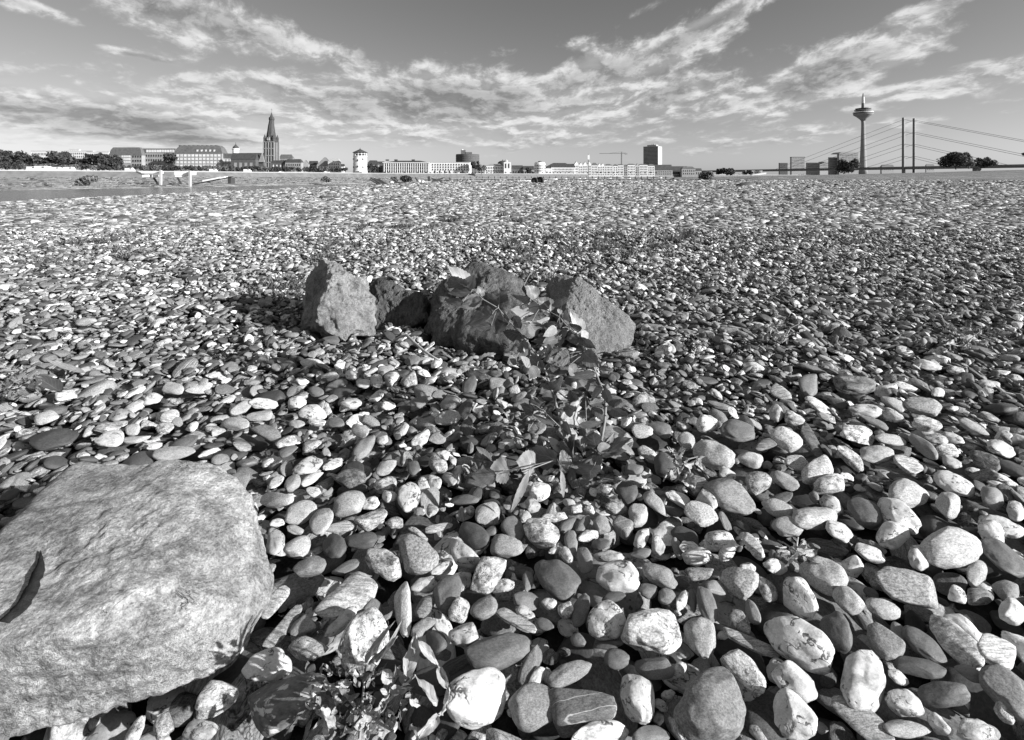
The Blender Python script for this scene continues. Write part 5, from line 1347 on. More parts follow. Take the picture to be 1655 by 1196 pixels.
def ground_z(x, y):
    x = np.asarray(x, float); y = np.asarray(y, float)
    left = np.maximum(0, -x - 9 - 0.0 * y)
    z = -0.0438 * left
    far = np.maximum(0, y - 235) * 0.05 * (x < 180)
    return np.maximum(z - far, -3.6)
def scatter(y0, y1, s0, s1, kdep, z0):
    out = []
    y = y0
    while y < y1:
        t = (y - y0) / (y1 - y0); s = s0 + (s1 - s0) * t
        xl, xr = max(-1.10 * y - .3, -84), 1.10 * y + .3
        n = max(2, int((xr - xl) / (s * 1.55)))
        x = np.linspace(xl, xr, n) + rng.uniform(-.6, .6, n) * s
        yy = y + rng.uniform(-.7, .7, n) * s * kdep
        a = s * np.exp(rng.normal(-.08, .42, n)); b = a * rng.uniform(.5, .9, n); c = a * rng.uniform(.16, .40, n)
        z = ground_z(x, yy) + z0 + rng.uniform(-.35, .35, n) * c
        k, tone = kind_pick(n)
        g = rng.normal(0, .17, (n, 2))
        out.append(np.stack([x, yy, z, a, b, c, g[:, 0], g[:, 1], rng.random(n) * PI2, k * 4 + rng.integers(0, 4, n) + 24, tone], 1))
        y += s * kdep
    return np.concatenate(out)
base = scatter(0.45, 6.5, .034, .034, 1.2, -.045); base[:, 9] -= 24
base[:, 10] *= .8
fars = [scatter(6.3, 14, .036, .050, 1.15, -.005), scatter(6.3, 14, .034, .045, 1.3, -.022), scatter(14, 30, .048, .080, 1.35, -.01), scatter(14, 30, .045, .075, 1.8, -.03), scatter(30, 62, .085, .15, 2.2, -.02), scatter(62, 130, .15, .24, 3.6, -.05)]
far = np.concatenate(fars); far[:, 10] = np.clip(far[:, 10] * (1.12 + .16 * np.clip((far[:, 1] - 6) / 20, 0, 1)), .06, .7)  # far tones lifted with distance, standing for front-lit gravel
near[:, 10] *= 1 + .22 * np.clip((near[:, 1] - 2.2) / 3, 0, 1)  # near tones lifted with distance too, leading into the lighter far stones
print('far stones', len(far))
# keep stones out of the river's edge
allr = np.concatenate([near, base, far])
# which of the dropped stones show largest: they become pebbles of their own
px = F * near[:, 0] / near[:, 1] + CX; py = HR + F * (EYE - near[:, 2]) / near[:, 1]
size = near[:, 3] * near[:, 4] * (F / near[:, 1]) ** 2
okv = (px > 15) & (px < 1640) & (py < 1185) & (near[:, 2] > -0.004)
order = np.argsort(-size * okv)[:max(0, 300 - len(hand))]
own = set(order.tolist())
mask = np.ones(len(allr), bool); mask[list(own)] = False

def eulers(r):
    gx, gy, yaw = r[:, 6], r[:, 7], r[:, 8]
    n = np.stack([-gx, -gy, np.ones_like(gx)], 1); n /= np.linalg.norm(n, axis=1)[:, None]
    x1 = np.stack([np.cos(yaw), np.sin(yaw), np.zeros_like(yaw)], 1)
    x1 -= n * (x1 * n).sum(1)[:, None]; x1 /= np.linalg.norm(x1, axis=1)[:, None]
    y1 = np.cross(n, x1)
    # R columns x1,y1,n ; XYZ euler
    return np.stack([np.arctan2(y1[:, 2], n[:, 2]), np.arcsin(np.clip(-x1[:, 2], -1, 1)), np.arctan2(x1[:, 1], x1[:, 0])], 1)

KL = ['d', 'g', 'w', 'm', 's', 'l']
src = bpy.data.collections.new('gravel_shapes')
shape_meshes = []
for li, lev in ((0, 4), (1, 2)):
    for ki, k in enumerate(KL):
        for v in range(4):
            X = shape_for(k, 500 + ki * 10 + v, lev)
            me = np_mesh('stone_%02d' % (li * 24 + ki * 4 + v), X, ico(lev)[1], PM[KC[k]])
            o = bpy.data.objects.new('stone_%02d' % (li * 24 + ki * 4 + v), me)
            src.objects.link(o); shape_meshes.append(me)

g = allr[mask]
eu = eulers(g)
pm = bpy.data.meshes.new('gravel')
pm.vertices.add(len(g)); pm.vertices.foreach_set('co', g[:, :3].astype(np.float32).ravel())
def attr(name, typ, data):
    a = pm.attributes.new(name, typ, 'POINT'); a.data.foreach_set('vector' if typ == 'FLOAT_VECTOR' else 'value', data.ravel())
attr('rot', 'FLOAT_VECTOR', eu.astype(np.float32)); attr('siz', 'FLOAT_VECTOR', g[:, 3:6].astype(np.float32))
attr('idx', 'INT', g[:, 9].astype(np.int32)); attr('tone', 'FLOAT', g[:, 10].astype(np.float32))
gravel = link('gravel', pm)
tag(gravel, 'sunlit river gravel of mixed pebbles covering the whole bank', 'gravel', None, 'stuff')
gt = bpy.data.node_groups.new('gravel_instances', 'GeometryNodeTree')
gt.interface.new_socket('Geometry', in_out='INPUT', socket_type='NodeSocketGeometry')
gt.interface.new_socket('Geometry', in_out='OUTPUT', socket_type='NodeSocketGeometry')
gi = gt.nodes.new('NodeGroupInput'); go = gt.nodes.new('NodeGroupOutput')
ci = gt.nodes.new('GeometryNodeCollectionInfo'); ci.inputs['Collection'].default_value = src
ci.inputs['Separate Children'].default_value = True; ci.inputs['Reset Children'].default_value = True
ip = gt.nodes.new('GeometryNodeInstanceOnPoints'); ip.inputs['Pick Instance'].default_value = True
def named(nm, typ):
    n = gt.nodes.new('GeometryNodeInputNamedAttribute'); n.data_type = typ; n.inputs['Name'].default_value = nm; return n.outputs['Attribute']
gt.links.new(gi.outputs[0], ip.inputs['Points']); gt.links.new(ci.outputs[0], ip.inputs['Instance'])
gt.links.new(named('idx', 'INT'), ip.inputs['Instance Index'])
e2r = gt.nodes.new('FunctionNodeEulerToRotation'); gt.links.new(named('rot', 'FLOAT_VECTOR'), e2r.inputs[0])
gt.links.new(e2r.outputs[0], ip.inputs['Rotation']); gt.links.new(named('siz', 'FLOAT_VECTOR'), ip.inputs['Scale'])
gt.links.new(ip.outputs[0], go.inputs[0])
md = gravel.modifiers.new('gravel', 'NODES'); md.node_group = gt

# ------------------------------------------------------------------ pebbles as things of their own
GROUP = 'pebbles lying on the gravel bank'
entries = []   # col,row,a,b(px),tone,kind,nick,object
for i, (pos, M, t) in enumerate(hand):
    col, row, a, b, ang, tone, kind, nick = t
    lev = 5 if max(a, b) > 30 else 4
    X = shape_for(kind, 2000 + i, lev)
    X = X * (0.97)
    X = X @ M.T
    me = np_mesh('pebble', X, ico(lev)[1], PM[KC[kind]])
    o = link('pebble', me, None, pos)
    o['tone'] = float(tone); tag(o, None, 'pebble', GROUP)
    entries.append([col, row, a, b, tone, kind, nick, o])
eo = eulers(near)
for j in order.tolist():
    r = near[j]
    o = link('pebble', shape_meshes[int(r[9])], None, r[:3])
    o.rotation_euler = eo[j]; o.scale = r[3:6]; o['tone'] = float(r[10]); tag(o, None, 'pebble', GROUP)
    s = F / r[1]
    entries.append([px[j], py[j], r[3] * s, r[4] * s, r[10], KL[int(r[9]) // 4], None, o])
# each gets words of its own: its look, and where it lies by something one can find
marks = [(e[0], e[1], e[6]) for e in entries if e[6]]
extra = [(590, 1085, 'withered plant at the bottom edge'), (1100, 745, 'dried weed right of the sapling'), (1285, 890, 'small dried weed among big pebbles'),
         (940, 735, 'foot of the sapling'), (560, 545, 'leftmost jagged rock'), (740, 590, 'dark striated rock'), (985, 585, 'leaning grey slab rock'), (672, 560, 'bare twig')]
def words(e):
    tone, kind, a, b = e[4], e[5], e[2], e[3]
    tw = 'black' if tone < .09 else 'dark' if tone < .17 else 'mid-grey' if tone < .3 else 'grey' if tone < .42 else 'pale' if tone < .6 else 'white'
    kw = dict(d='smooth', g='granular', w='veined', m='mottled', s='speckled', l='streaked', p='patchy', b='lined')[kind]
    shp = 'long' if a / b > 2.1 else 'oval' if a / b > 1.35 else 'rounded'
    return tw, kw, shp
def rel(dx, dy):
    if abs(dx) > 1.4 * abs(dy): return 'left of' if dx < 0 else 'right of'
    if abs(dy) > 1.4 * abs(dx): return 'behind' if dy < 0 else 'in front of'
    return ('behind-left of' if dx < 0 else 'behind-right of') if dy < 0 else ('front-left of' if dx < 0 else 'front-right of')
keys = {}
for e in entries:
    if e[6]:
        e[7]['label'] = e[6]; continue
    best = min([(math.hypot(e[0] - m[0], (e[1] - m[1]) * 1.3), m) for m in marks + extra], key=lambda q: q[0])
    m = best[1]; tw, kw, shp = words(e)
    keys.setdefault((tw, kw, shp, rel(e[0] - m[0], e[1] - m[1]), m[2]), []).append((best[0], e))
ordw = ['', 'second ', 'third ', 'fourth ', 'fifth ', 'sixth ', 'seventh ', 'eighth ', 'ninth ']
for (tw, kw, shp, rl, mk), es in keys.items():
    es.sort(key=lambda q: q[0])
    mk = mk.replace('the ', '')
    for n, (_, e) in enumerate(es):
        lb = f"{ordw[n]}{tw} {kw} {shp} pebble {rl} the {mk}"
        if len(lb.split()) > 16: lb = ' '.join(lb.split()[:16])
        e[7]['label'] = lb
# ------------------------------------------------------------------ sapling, dried plants, weeds, twig
def X(c, d): return (c - CX) / F * d
def ground_cap(row, d):
    return min(d, 0.965 * gd(row)) if row > HR + 20 else d
def leaf_mesh(base, tip, hw, nrm, mat, fold=.18, droop=.12, serr=.05, thin=False, name='leaf', rows=16, seed=0, crumple=.035):
    r = random.Random(seed)
    ax = tip - base; Lg = ax.length; ax.normalize()
    n = (nrm - ax * nrm.dot(ax)); n = n.normalized() if n.length > 1e-5 else ax.orthogonal().normalized()
    wv = ax.cross(n)
    V = []; UV = []; cols_ = 7
    tw = r.uniform(-.25, .25)
    for i in range(rows + 1):
        t = i / rows
        if thin: prof = math.sin(math.pi * t ** .8) ** .8
        else: prof = (math.sin(math.pi * min(1, t ** .58)) ** .62) * (1.0 if t < .9 else (1 - t) / .1 * .8 + .2)
        if not thin: prof *= 1 - .55 * max(0, t - .7) / .3
        prof = max(prof, .02)
        s = 1 + (serr if i % 2 else -serr) * (1 if 1 < i < rows - 1 else 0)
        for k in range(cols_):
            q = (k / (cols_ - 1) - .5) * 2
            w = q * hw * prof * (s if abs(q) > .99 else 1)
            lift = abs(q) ** 1.5 * hw * prof * fold + (math.sin(t * 9 + q * 3 + seed) + .7 * math.sin(t * 17 - q * 5 + seed * 2.3)) * hw * crumple
            a = tw * t * 1.5
            off = wv * (w * math.cos(a)) + n * (lift - droop * Lg * (t * t) + w * math.sin(a))
            V.append(base + ax * (Lg * t) + off); UV.append((k / (cols_ - 1), t))
    Fc = [(i * cols_ + k, i * cols_ + k + 1, (i + 1) * cols_ + k + 1, (i + 1) * cols_ + k) for i in range(rows) for k in range(cols_ - 1)]
    me = np_mesh(name, [tuple(v) for v in V], Fc, mat, True)
    ul = me.uv_layers.new(name='UVMap')
    idx = np.zeros(len(me.loops), dtype=np.int32); me.loops.foreach_get('vertex_index', idx)
    ul.data.foreach_set('uv', np.array(UV, dtype=np.float32)[idx].ravel())
    return me

LP = dict(a=(700, 410, 8.275), b=(820, 460, 8.275), c=(840, 580, 8.275), d=(760, 680, 5.911))
# crop, base x,y, tip x,y, half width, look: l light side to the sun, m middling, d turned away
LEAVES = [('a',530,430,195,150,75,'l'),('a',440,430,190,330,95,'d'),('a',540,470,540,260,52,'d'),('a',505,510,180,540,48,'m'),('a',650,580,600,430,62,'l'),('a',650,600,310,710,78,'l'),('a',400,645,130,632,52,'m'),
 ('a',870,700,680,520,65,'d'),('a',885,670,880,450,110,'m'),('a',790,810,420,930,90,'d'),('a',780,960,540,1000,52,'m'),('a',1025,880,800,1060,100,'d'),('a',1190,1080,890,1040,70,'d'),('a',1290,940,1420,1105,78,'l'),
 ('a',1390,600,1235,425,88,'l'),('a',1300,600,1030,550,55,'d'),('a',1570,830,1030,735,120,'l'),('a',1570,850,1200,910,85,'m'),('a',1600,770,1390,590,95,'l'),('a',1090,830,1160,1020,62,'d'),('a',1650,990,1470,1110,50,'l'),
 ('b',720,290,735,150,85,'d'),('b',830,500,800,310,62,'d'),('b',990,640,860,345,75,'l'),('b',980,615,830,520,52,'m'),('b',990,700,1095,645,52,'l'),('b',965,705,770,745,72,'d'),('b',775,680,330,775,95,'m'),('b',745,510,470,700,32,'l'),
 ('b',700,520,430,560,65,'d'),('b',980,700,1175,875,60,'d'),('b',310,860,30,905,105,'d'),('b',240,800,285,925,48,'l'),('b',110,990,0,1055,55,'l'),('b',480,1145,275,945,72,'m'),('b',600,850,490,1005,62,'d'),('b',850,975,605,1005,85,'l'),
 ('b',1020,900,1225,1105,95,'m'),('b',1020,900,850,1045,75,'m'),
 ('c',350,195,725,105,78,'d'),('c',230,105,130,275,66,'l'),('c',1010,190,610,255,48,'m'),('c',520,275,500,445,78,'d'),('c',1080,380,740,255,68,'m'),('c',1110,390,920,565,48,'d'),('c',1140,400,1230,665,58,'m'),
 ('c',1250,660,1435,795,64,'d'),('c',1250,650,1345,520,60,'d'),('c',465,600,300,690,28,'l'),('c',425,425,265,455,75,'m'),('c',490,470,795,520,48,'l'),('c',530,430,725,400,58,'l'),('c',550,805,710,640,30,'l'),('c',600,830,870,755,85,'l'),
 ('c',800,890,1125,855,38,'m'),('c',800,900,1010,950,28,'m'),('c',475,890,150,740,38,'m'),('c',190,700,0,620,52,'d'),('c',120,595,345,590,58,'d'),('c',545,835,440,755,44,'d'),
 ('d',378,468,165,482,88,'p'),('d',625,410,440,385,88,'p'),('d',850,395,965,400,80,'p'),('d',870,480,905,750,24,'p'),('d',558,480,395,895,34,'p'),('d',825,375,530,285,78,'d'),('d',205,385,20,375,82,'d'),('d',250,520,0,545,58,'m'),
 ('d',205,385,60,240,28,'l'),('d',875,300,750,150,34,'l'),('d',975,300,1000,130,48,'d'),('d',1060,290,1030,180,38,'d'),('d',1190,240,1170,100,62,'d'),('d',1215,300,1080,310,72,'d'),('d',1185,430,1110,565,80,'d'),('d',1220,330,1215,455,44,'m'),
 ('d',1250,320,1485,260,48,'d'),('d',1440,230,1575,322,26,'l'),('d',1270,300,1385,120,22,'l'),('d',1300,290,1535,150,36,'d'),('d',990,385,1045,400,32,'l'),('d',1090,150,1060,60,30,'m'),('d',950,130,900,20,34,'d')]
re_ = random.Random(21)
for (c0_, r0_, sx_, sy_, n_) in ((895, 600, 42, 40, 12), (925, 665, 48, 38, 18), (945, 722, 46, 22, 16), (880, 540, 50, 30, 6), (850, 500, 60, 30, 4), (900, 570, 40, 26, 4)):
    for _ in range(n_):                          # the many small leaves between the big ones
        bx, by = c0_ + re_.gauss(0, sx_ * .6), r0_ + re_.gauss(0, sy_ * .5)
        a_ = re_.uniform(0, 6.28); L_ = re_.uniform(12, 26)
        LEAVES.append(('o', bx, by, bx + math.cos(a_) * L_, by + math.sin(a_) * L_ * .8, L_ * re_.uniform(.22, .36), re_.choice('lmmdd')))
LP['o'] = (0, 0, 1.0)
root_p = P3(936, 748, 1.16)
sap = empty('sapling', root_p, 'leafy poplar sapling with two leaning stems growing between the rocks', 'sapling')
inv_s = Matrix.Translation(-root_p)
def sdep(row): return 1.17 + .30 * max(0, (745 - row)) / 320.0
stems = {
 'stem': [(765,469),(781,484),(805,498),(828,525),(852,552),(872,581),(882,601),(892,633),(901,662),(906,681),(918,725),(933,748)],
 'stem.': [(874,496),(904,512),(921,532),(937,543),(950,570),(962,599),(970,621),(977,637),(979,657),(977.5,681),(971.5,715),(962,735),(940,750)]}
for nm, pts in stems.items():
    p3 = [P3(c, r, sdep(r)) for c, r in pts]
    k = len(p3); rad = [.0014 + .0030 * i / k for i in range(k)]
    m = MB(); m.tube(p3, rad, 8)
    for i in range(2, k - 1, 2): m.tube([p3[i], p3[i] + Vector((0, 0, .004))], rad[i] * 1.35, 8)
    o = m.build('stem', M_STEM, sap, smooth=True); o.matrix_parent_inverse = inv_s
side = [((965, 738), (1010, 705)), ((968, 740), (1022, 712)), ((935, 740), (900, 742), (860, 752), (824, 759)), ((905, 690), (878, 664)), ((925, 740), (905, 715)), ((900, 742), (860, 757), (846, 764)), ((945, 735), (948, 690), (946, 640))]
for s_ in side:
    m = MB(); m.tube([P3(c, r, ground_cap(r, sdep(r) - .01)) for c, r in s_], .0013, 6)
    o = m.build('side_shoot', M_STEM, sap, smooth=True); o.matrix_parent_inverse = inv_s
allst = [q for v in stems.values() for q in v] + [q for v in side for q in v]
rl = random.Random(3)
for i, (cr, bx, by, tx, ty, hw, look) in enumerate(LEAVES):
    ox, oy, s = LP[cr]
    bc, br, tcx, tr_ = ox + bx / s, oy + by / s, ox + tx / s, oy + ty / s
    d = ground_cap(max(br, tr_), sdep((br + tr_) / 2) + rl.uniform(-.025, .012))
    dd = rl.uniform(-.012, .012)
    b3, t3 = P3(bc, br, ground_cap(br, d - dd)), P3(tcx, tr_, ground_cap(tr_, d + dd))
    view = (Vector((0, 0, EYE)) - (b3 + t3) / 2).normalized()
    ax = (t3 - b3).normalized(); sd_ = ax.cross(view).normalized()
    sunw = sdir - ax * sdir.dot(ax)
    if look in ('l', 'p'): n = (view * .75 + sdir * .55)
    elif look == 'm':
        sg = -1 if sd_.dot(sdir) > 0 else 1
        n = view * .85 + sd_ * sg * .45
    else:
        sg = -1 if sd_.dot(sdir) > 0 else 1
        n = view * .55 + sd_ * sg * .85
    n.normalize()
    hwm = hw / s / F * d / max(.5, abs(n.dot(view))) * 1.12
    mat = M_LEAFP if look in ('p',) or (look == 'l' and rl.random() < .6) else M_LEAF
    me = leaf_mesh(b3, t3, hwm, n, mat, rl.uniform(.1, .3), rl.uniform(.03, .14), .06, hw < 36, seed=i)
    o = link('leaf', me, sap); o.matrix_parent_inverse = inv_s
    # petiole from the nearest point of a stem
    st = min(allst, key=lambda q: math.hypot(q[0] - bc, q[1] - br))
    if 3 < math.hypot(st[0] - bc, st[1] - br) < 45:
        m = MB(); p0 = P3(st[0], st[1], ground_cap(st[1], sdep(st[1]))); mid = (p0 + b3) / 2 + Vector((0, 0, .004))
        m.tube([p0, mid, b3], .0008, 5); q = m.build('petiole', M_STEM, sap); q.matrix_parent_inverse = inv_s

def dried_plant(label, stemsl, leaves, nrand, center, spread, d0, mat=M_LEAFDRY, name='dried_weed', rnd_len=(9, 24), pale=True, seed=1):
    r = random.Random(seed); c0 = P3(center[0], center[1], ground_cap(center[1], d0))
    e = empty(name, c0, label, 'dried plant'); inv_e = Matrix.Translation(-c0)
    for pts in stemsl:
        m = MB(); m.tube([P3(c, r_, ground_cap(r_, d0) * .985) for c, r_ in pts], [.0022, .0016, .0012, .001, .0008][:len(pts)] if len(pts) <= 5 else .0015, 6)
        o = m.build('stem', M_TWIG, e); o.matrix_parent_inverse = inv_e
    k = 0
    def add(bc, br, tc_, tr_, hw, dark, big):
        nonlocal k
        k += 1
        db = ground_cap(br, d0) * r.uniform(.93, .985); dt = ground_cap(tr_, d0) * r.uniform(.93, .98)
        b3, t3 = P3(bc, br, db), P3(tc_, tr_, dt)
        view = (Vector((0, 0, EYE)) - b3).normalized(); ax = (t3 - b3).normalized(); s_ = ax.cross(view).normalized()
        n = (view + s_ * (r.uniform(-1.1, 1.1)) + sdir * (.0 if dark else .5)).normalized()
        me = leaf_mesh(b3, t3, hw / F * db, n, M_LEAF if dark else mat, r.uniform(.3, 1.0), r.uniform(-.25, .3), .04, r.random() < .7, 'leaf', 12, k * 1.7 + seed, .22)
        return me
    for (bc, br, tc_, tr_, hw, dk) in leaves:
        o = link('leaf', add(bc, br, tc_, tr_, hw, dk, True), e); o.matrix_parent_inverse = inv_e
    for i in range(nrand):
        a = r.random() * 6.28; q = r.random() ** .6
        bc, br = center[0] + math.cos(a) * q * spread[0], center[1] + math.sin(a) * q * spread[1]
        L_ = r.uniform(*rnd_len); a2 = a + r.uniform(-1.3, 1.3)
        o = link('leaf', add(bc, br, bc + math.cos(a2) * L_, br + math.sin(a2) * L_ * .8, L_ * r.uniform(.12, .3), r.random() < .35, False), e); o.matrix_parent_inverse = inv_e
    return e
def Hc(x, y): return (400 + x / 4.868, 960 + y / 4.868)
hl = []
for bx, by, tx, ty, hw, dk in [(930,540,1095,230,30,0),(950,545,1150,380,26,0),(990,540,1220,300,20,0),(1010,540,1180,330,22,0),(1250,640,1315,290,60,0),(1340,370,1500,560,32,0),(1500,560,1590,790,34,0),(1590,790,1500,960,30,0),(1500,960,1330,1149,38,0),
    (1490,880,1330,640,40,0),(820,700,665,722,26,0),(1120,720,1240,795,40,0),(1060,600,1135,690,42,0),(560,920,620,670,26,1),(520,960,420,1150,20,1),(390,960,300,1150,22,1),(700,880,600,800,30,1),(1040,940,1110,850,30,0),(840,1040,960,960,42,0),(700,1060,560,930,45,0),
    (850,560,780,620,24,0),(880,640,860,560,24,1),(940,740,940,600,22,0),(1010,980,1060,880,30,0),(1290,1030,1390,1060,40,0),(940,1149,965,1040,28,0),(1150,1050,1080,1010,36,0),(780,1000,860,900,36,0),(640,1110,590,1000,30,0),(730,1120,800,1050,30,1)]:
    b_, t_ = Hc(bx, by), Hc(tx, ty); hl.append((b_[0], b_[1], t_[0], t_[1], hw / 4.868, dk))
dried_plant('withered broad-leaved plant with curled pale leaves at the bottom edge', [[Hc(880, 1149), Hc(900, 900), Hc(930, 560)], [Hc(880, 1000), Hc(1100, 850), Hc(1320, 640)], [Hc(900, 950), Hc(780, 800), Hc(620, 700)],
    [Hc(1290, 1149), Hc(1560, 900), Hc(1590, 760), Hc(1480, 520), Hc(1340, 370)], [Hc(850, 1100), Hc(650, 1000), Hc(540, 930)], [Hc(900, 900), Hc(1010, 1000), Hc(1150, 1080)]], hl, 120, (585, 1120), (88, 66), .62, name='withered_plant', rnd_len=(6, 20), seed=2)
dried_plant('crumpled dried weed on the pebbles right of the sapling', [[(1098, 770), (1092, 745), (1078, 722)], [(1098, 765), (1112, 742), (1128, 738)], [(1095, 760), (1080, 762), (1072, 778)]],
    [(1100, 755, 1085, 722, 5, 0), (1105, 750, 1135, 748, 6, 0), (1090, 760, 1078, 782, 6, 0), (1110, 765, 1122, 790, 11, 0), (1095, 745, 1112, 728, 6, 0), (1120, 745, 1142, 762, 5, 0)], 26, (1103, 750), (26, 22), 1.1, rnd_len=(7, 16), seed=5)
dried_plant('small tangled dried weed between large pebbles at the right', [[(1300, 905), (1285, 890), (1268, 878)], [(1285, 905), (1288, 880), (1290, 868)]],
    [(1290, 890, 1270, 905, 4, 0), (1285, 880, 1272, 870, 4, 1)], 34, (1284, 892), (24, 20), .9, rnd_len=(5, 12), seed=8)
dried_plant('faded weed sprig on the gravel far right of the rocks', [[(1560, 560), (1552, 545), (1540, 532)], [(1562, 558), (1575, 542), (1585, 535)]], [], 34, (1560, 547), (32, 15), 2.0, rnd_len=(6, 14), seed=11)
dried_plant('faded weed sprig on the gravel right of the slab rock', [[(1262, 548), (1255, 532), (1248, 520)], [(1268, 548), (1278, 530), (1290, 524)]], [], 30, (1266, 532), (30, 15), 2.05, rnd_len=(6, 13), seed=12)
dried_plant('grey weed tangle near the left edge of the gravel', [[(20, 640), (40, 615), (60, 600)], [(10, 640), (20, 615), (45, 605)]], [], 50, (28, 620), (42, 24), 1.5, rnd_len=(6, 14), seed=13)
dried_plant('weed sprig in front of the slab rock on the right', [[(1120, 575), (1130, 550), (1122, 540)]], [], 18, (1120, 552), (24, 12), 1.9, rnd_len=(5, 10), seed=14)

def single(name, label, cat, pts, hw, mat, d_of, dark=False, sd=3, fold=.5, droop=-.1):
    b3, t3 = P3(pts[0][0], pts[0][1], d_of(pts[0][1])), P3(pts[1][0], pts[1][1], d_of(pts[1][1]))
    c0 = (b3 + t3) / 2
    me = leaf_mesh(b3 - c0, t3 - c0, hw, Vector((.1, -.3, 1)).normalized(), mat, fold, droop, .0, True, name, 12, sd)
    o = link(name, me, None, c0); tag(o, label, cat); return o
single('fallen_leaf', 'long curled brown leaf lying on the gravel at the left', 'leaf', [(100, 633), (60, 614)], .022, M_LEAF, lambda r: gd(r) * .965)
single('fallen_leaf', 'thin arched dry leaf blade on the left gravel', 'leaf', [(138, 603), (78, 590)], .012, M_LEAFDRY, lambda r: gd(r) * .965, sd=7)
tw = MB(); tw.tube([P3(c, r, dd) for c, r, dd in ((630, 555, 1.98), (645, 545, 1.93), (657, 542, 1.90), (668, 552, 1.86), (684, 566, 1.80), (700, 577, 1.76), (712, 583, 1.74))], [.003, .005, .006, .005, .0045, .004, .0025], 7)
tw.tube([P3(657, 542, 1.90), P3(664, 539, 1.9)], [.004, .002], 6)
o = tw.build('twig', M_TWIG, None, origin=P3(668, 552, 1.86), smooth=True); tag(o, 'bent bare twig lying in front of the dark shaded rock', 'twig')
# strip of dark bark lying on the boulder
def on_boulder(c, r):
    dirv = np.array([(c - CX) / F, 1.0, -(r - HR) / F]); o0 = np.array([0, 0, EYE])
    Xv = bigX - o0; t = Xv @ dirv / (dirv @ dirv); dist = np.linalg.norm(Xv - t[:, None] * dirv, axis=1)
    near_ = np.argsort(dist + (t - t.min()) * .02)[:6]; return Vector(o0 + dirv * (t[near_].mean() - .0015))
pts = [(66, 893), (66, 910), (58, 935), (46, 962), (30, 985), (0, 1010)]
st3 = [on_boulder(*p) for p in pts]
m = MB(); wds = [.0012, .006, .007, .011, .009, .010]; vs = []
rb_ = random.Random(4)
st3 = [Vector(a.lerp(b_, t)) for a, b_ in zip(st3[:-1], st3[1:]) for t in (0, .25, .5, .75)] + [st3[-1]]
wds = [w0 + (w1 - w0) * t for w0, w1 in zip(wds[:-1], wds[1:]) for t in (0, .25, .5, .75)] + [wds[-1]]
for p, w in zip(st3, wds):
    w *= rb_.uniform(.75, 1.2)
    for q, hgt in ((-1, .0), (-.5, .004), (0, .0045), (.5, .003), (1, .0)): vs.append(p + Vector((w * q * .9, w * q * .35, hgt - .001)))
fs = [(i * 5 + k, i * 5 + k + 1, i * 5 + 6 + k, i * 5 + 5 + k) for i in range(len(st3) - 1) for k in range(4)]
m.add(vs, fs); o = m.build('bark_strip', M_CRACK, None, origin=st3[12], smooth=True); tag(o, 'dark curled strip of bark lying on the pale boulder', 'bark')

# low weeds in the middle distance, each a small tuft of its own
def tuft_mesh(seed, n=70):
    r = np.random.default_rng(seed); V = []; Fc = []
    for i in range(n):
        a = r.random() * 6.28; q = r.random() ** .5 * .9; b0 = np.array([math.cos(a) * q, math.sin(a) * q, 0])
        h = r.uniform(.25, .9); lean = np.array([math.cos(a), math.sin(a), 0]) * r.uniform(0, .5)
        w = np.array([-math.sin(a), math.cos(a), 0]) * r.uniform(.03, .09)
        p1 = b0 + lean * .4 + [0, 0, h * .55]; p2 = b0 + lean + [0, 0, h]
        k = len(V); V += [b0 - w, b0 + w, p1 + w * .9, p1 - w * .9, p2 + w * .1, p2 - w * .1]; Fc += [(k, k + 1, k + 2, k + 3), (k + 3, k + 2, k + 4, k + 5)]
        for _ in range(3):
            c_ = b0 + (p2 - b0) * r.uniform(.3, 1) + r.normal(size=3) * .06; u = r.normal(size=3); u /= np.linalg.norm(u); v = np.cross(u, r.normal(size=3)); v /= np.linalg.norm(v); s = r.uniform(.05, .12)
            k = len(V); V += [c_ - u * s, c_ - v * s * .5, c_ + u * s, c_ + v * s * .5]; Fc += [(k, k + 1, k + 2, k + 3)]
    return np_mesh('weed', V, Fc, M_WEED, False)
TM = [tuft_mesh(40 + i) for i in range(6)]
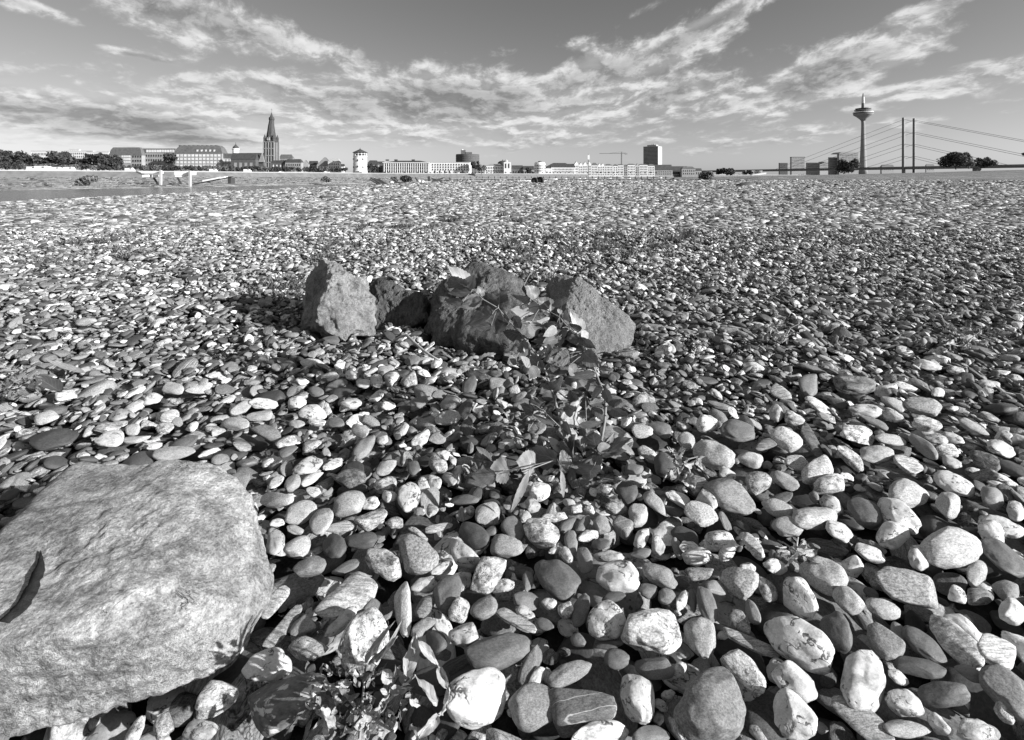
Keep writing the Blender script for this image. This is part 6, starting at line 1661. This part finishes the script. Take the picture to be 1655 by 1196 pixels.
patches = [(640, 365, 90, 12, 12), (870, 392, 110, 16, 15), (1000, 405, 90, 12, 12), (1150, 372, 120, 14, 7), (60, 428, 60, 8, 6), (170, 408, 60, 8, 5), (1100, 390, 60, 10, 5), (540, 395, 70, 12, 6), (780, 345, 140, 9, 8), (1300, 400, 140, 14, 6),
           (1500, 500, 90, 20, 5), (880, 420, 40, 12, 4), (450, 470, 40, 10, 4), (1200, 455, 60, 12, 5), (300, 365, 120, 8, 5)]
fl_ = {0: 'left', 1: 'middle', 2: 'right'}
wl_ = []
for (c, r, sx, sy, n_) in patches:
    for i in range(n_):
        cc, rr = c + rl.gauss(0, sx * .6), max(332, r + rl.gauss(0, sy * .9))
        d = gd(rr); s = rl.uniform(.035, .08) * (1 + d * .05)
        o = link('weed', TM[rl.randrange(6)], None, (X(cc, d), d, float(ground_z(X(cc, d), d)) - .01)); o.scale = (s * 1.3, s * 1.3, s); o.rotation_euler = (0, 0, rl.random() * 6)
        wl_.append((c, r, cc, o))
PN = {(640, 365): 'patch behind the low dark rock', (870, 392): 'patch straight behind the sapling top', (1000, 405): 'patch behind the leaning slab', (1150, 372): 'patch far behind the slab to the right', (60, 428): 'patch near the left edge',
      (170, 408): 'patch far left of the speckled rock', (1100, 390): 'small patch right of the slab', (540, 395): 'patch behind the speckled rock', (780, 345): 'wide patch farthest behind the rocks', (1300, 400): 'wide patch in the right half of the gravel',
      (1500, 500): 'patch near the right edge', (880, 420): 'small patch just behind the rocks', (450, 470): 'patch left of the speckled rock', (1200, 455): 'patch to the right behind the slab', (300, 365): 'wide patch toward the river on the left'}
bp_ = {}
for c, r, cc, o in wl_: bp_.setdefault((c, r), []).append((cc, o))
for k, v in bp_.items():
    for n_, (cc, o) in enumerate(sorted(v, key=lambda q: q[0])):
        tag(o, f'{ORD[n_]} weed tuft from left, {PN[k]}', 'weed', 'weed tufts on the gravel bank')
# a thin upright dry stalk behind the rocks
m = MB()
for pts in (((890, 445), (888, 425), (884, 405), (886, 388)), ((845, 465), (855, 445), (862, 436)), ((868, 468), (870, 450), (867, 440)), ((724, 452), (715, 442), (708, 436))):
    m.tube([P3(c, r, 2.4) for c, r in pts], .0022, 5)
o = m.build('dry_stalk', M_TWIG, None, origin=P3(870, 468, 2.4)); tag(o, 'thin dry stalks standing up behind the rocks', 'stalk')
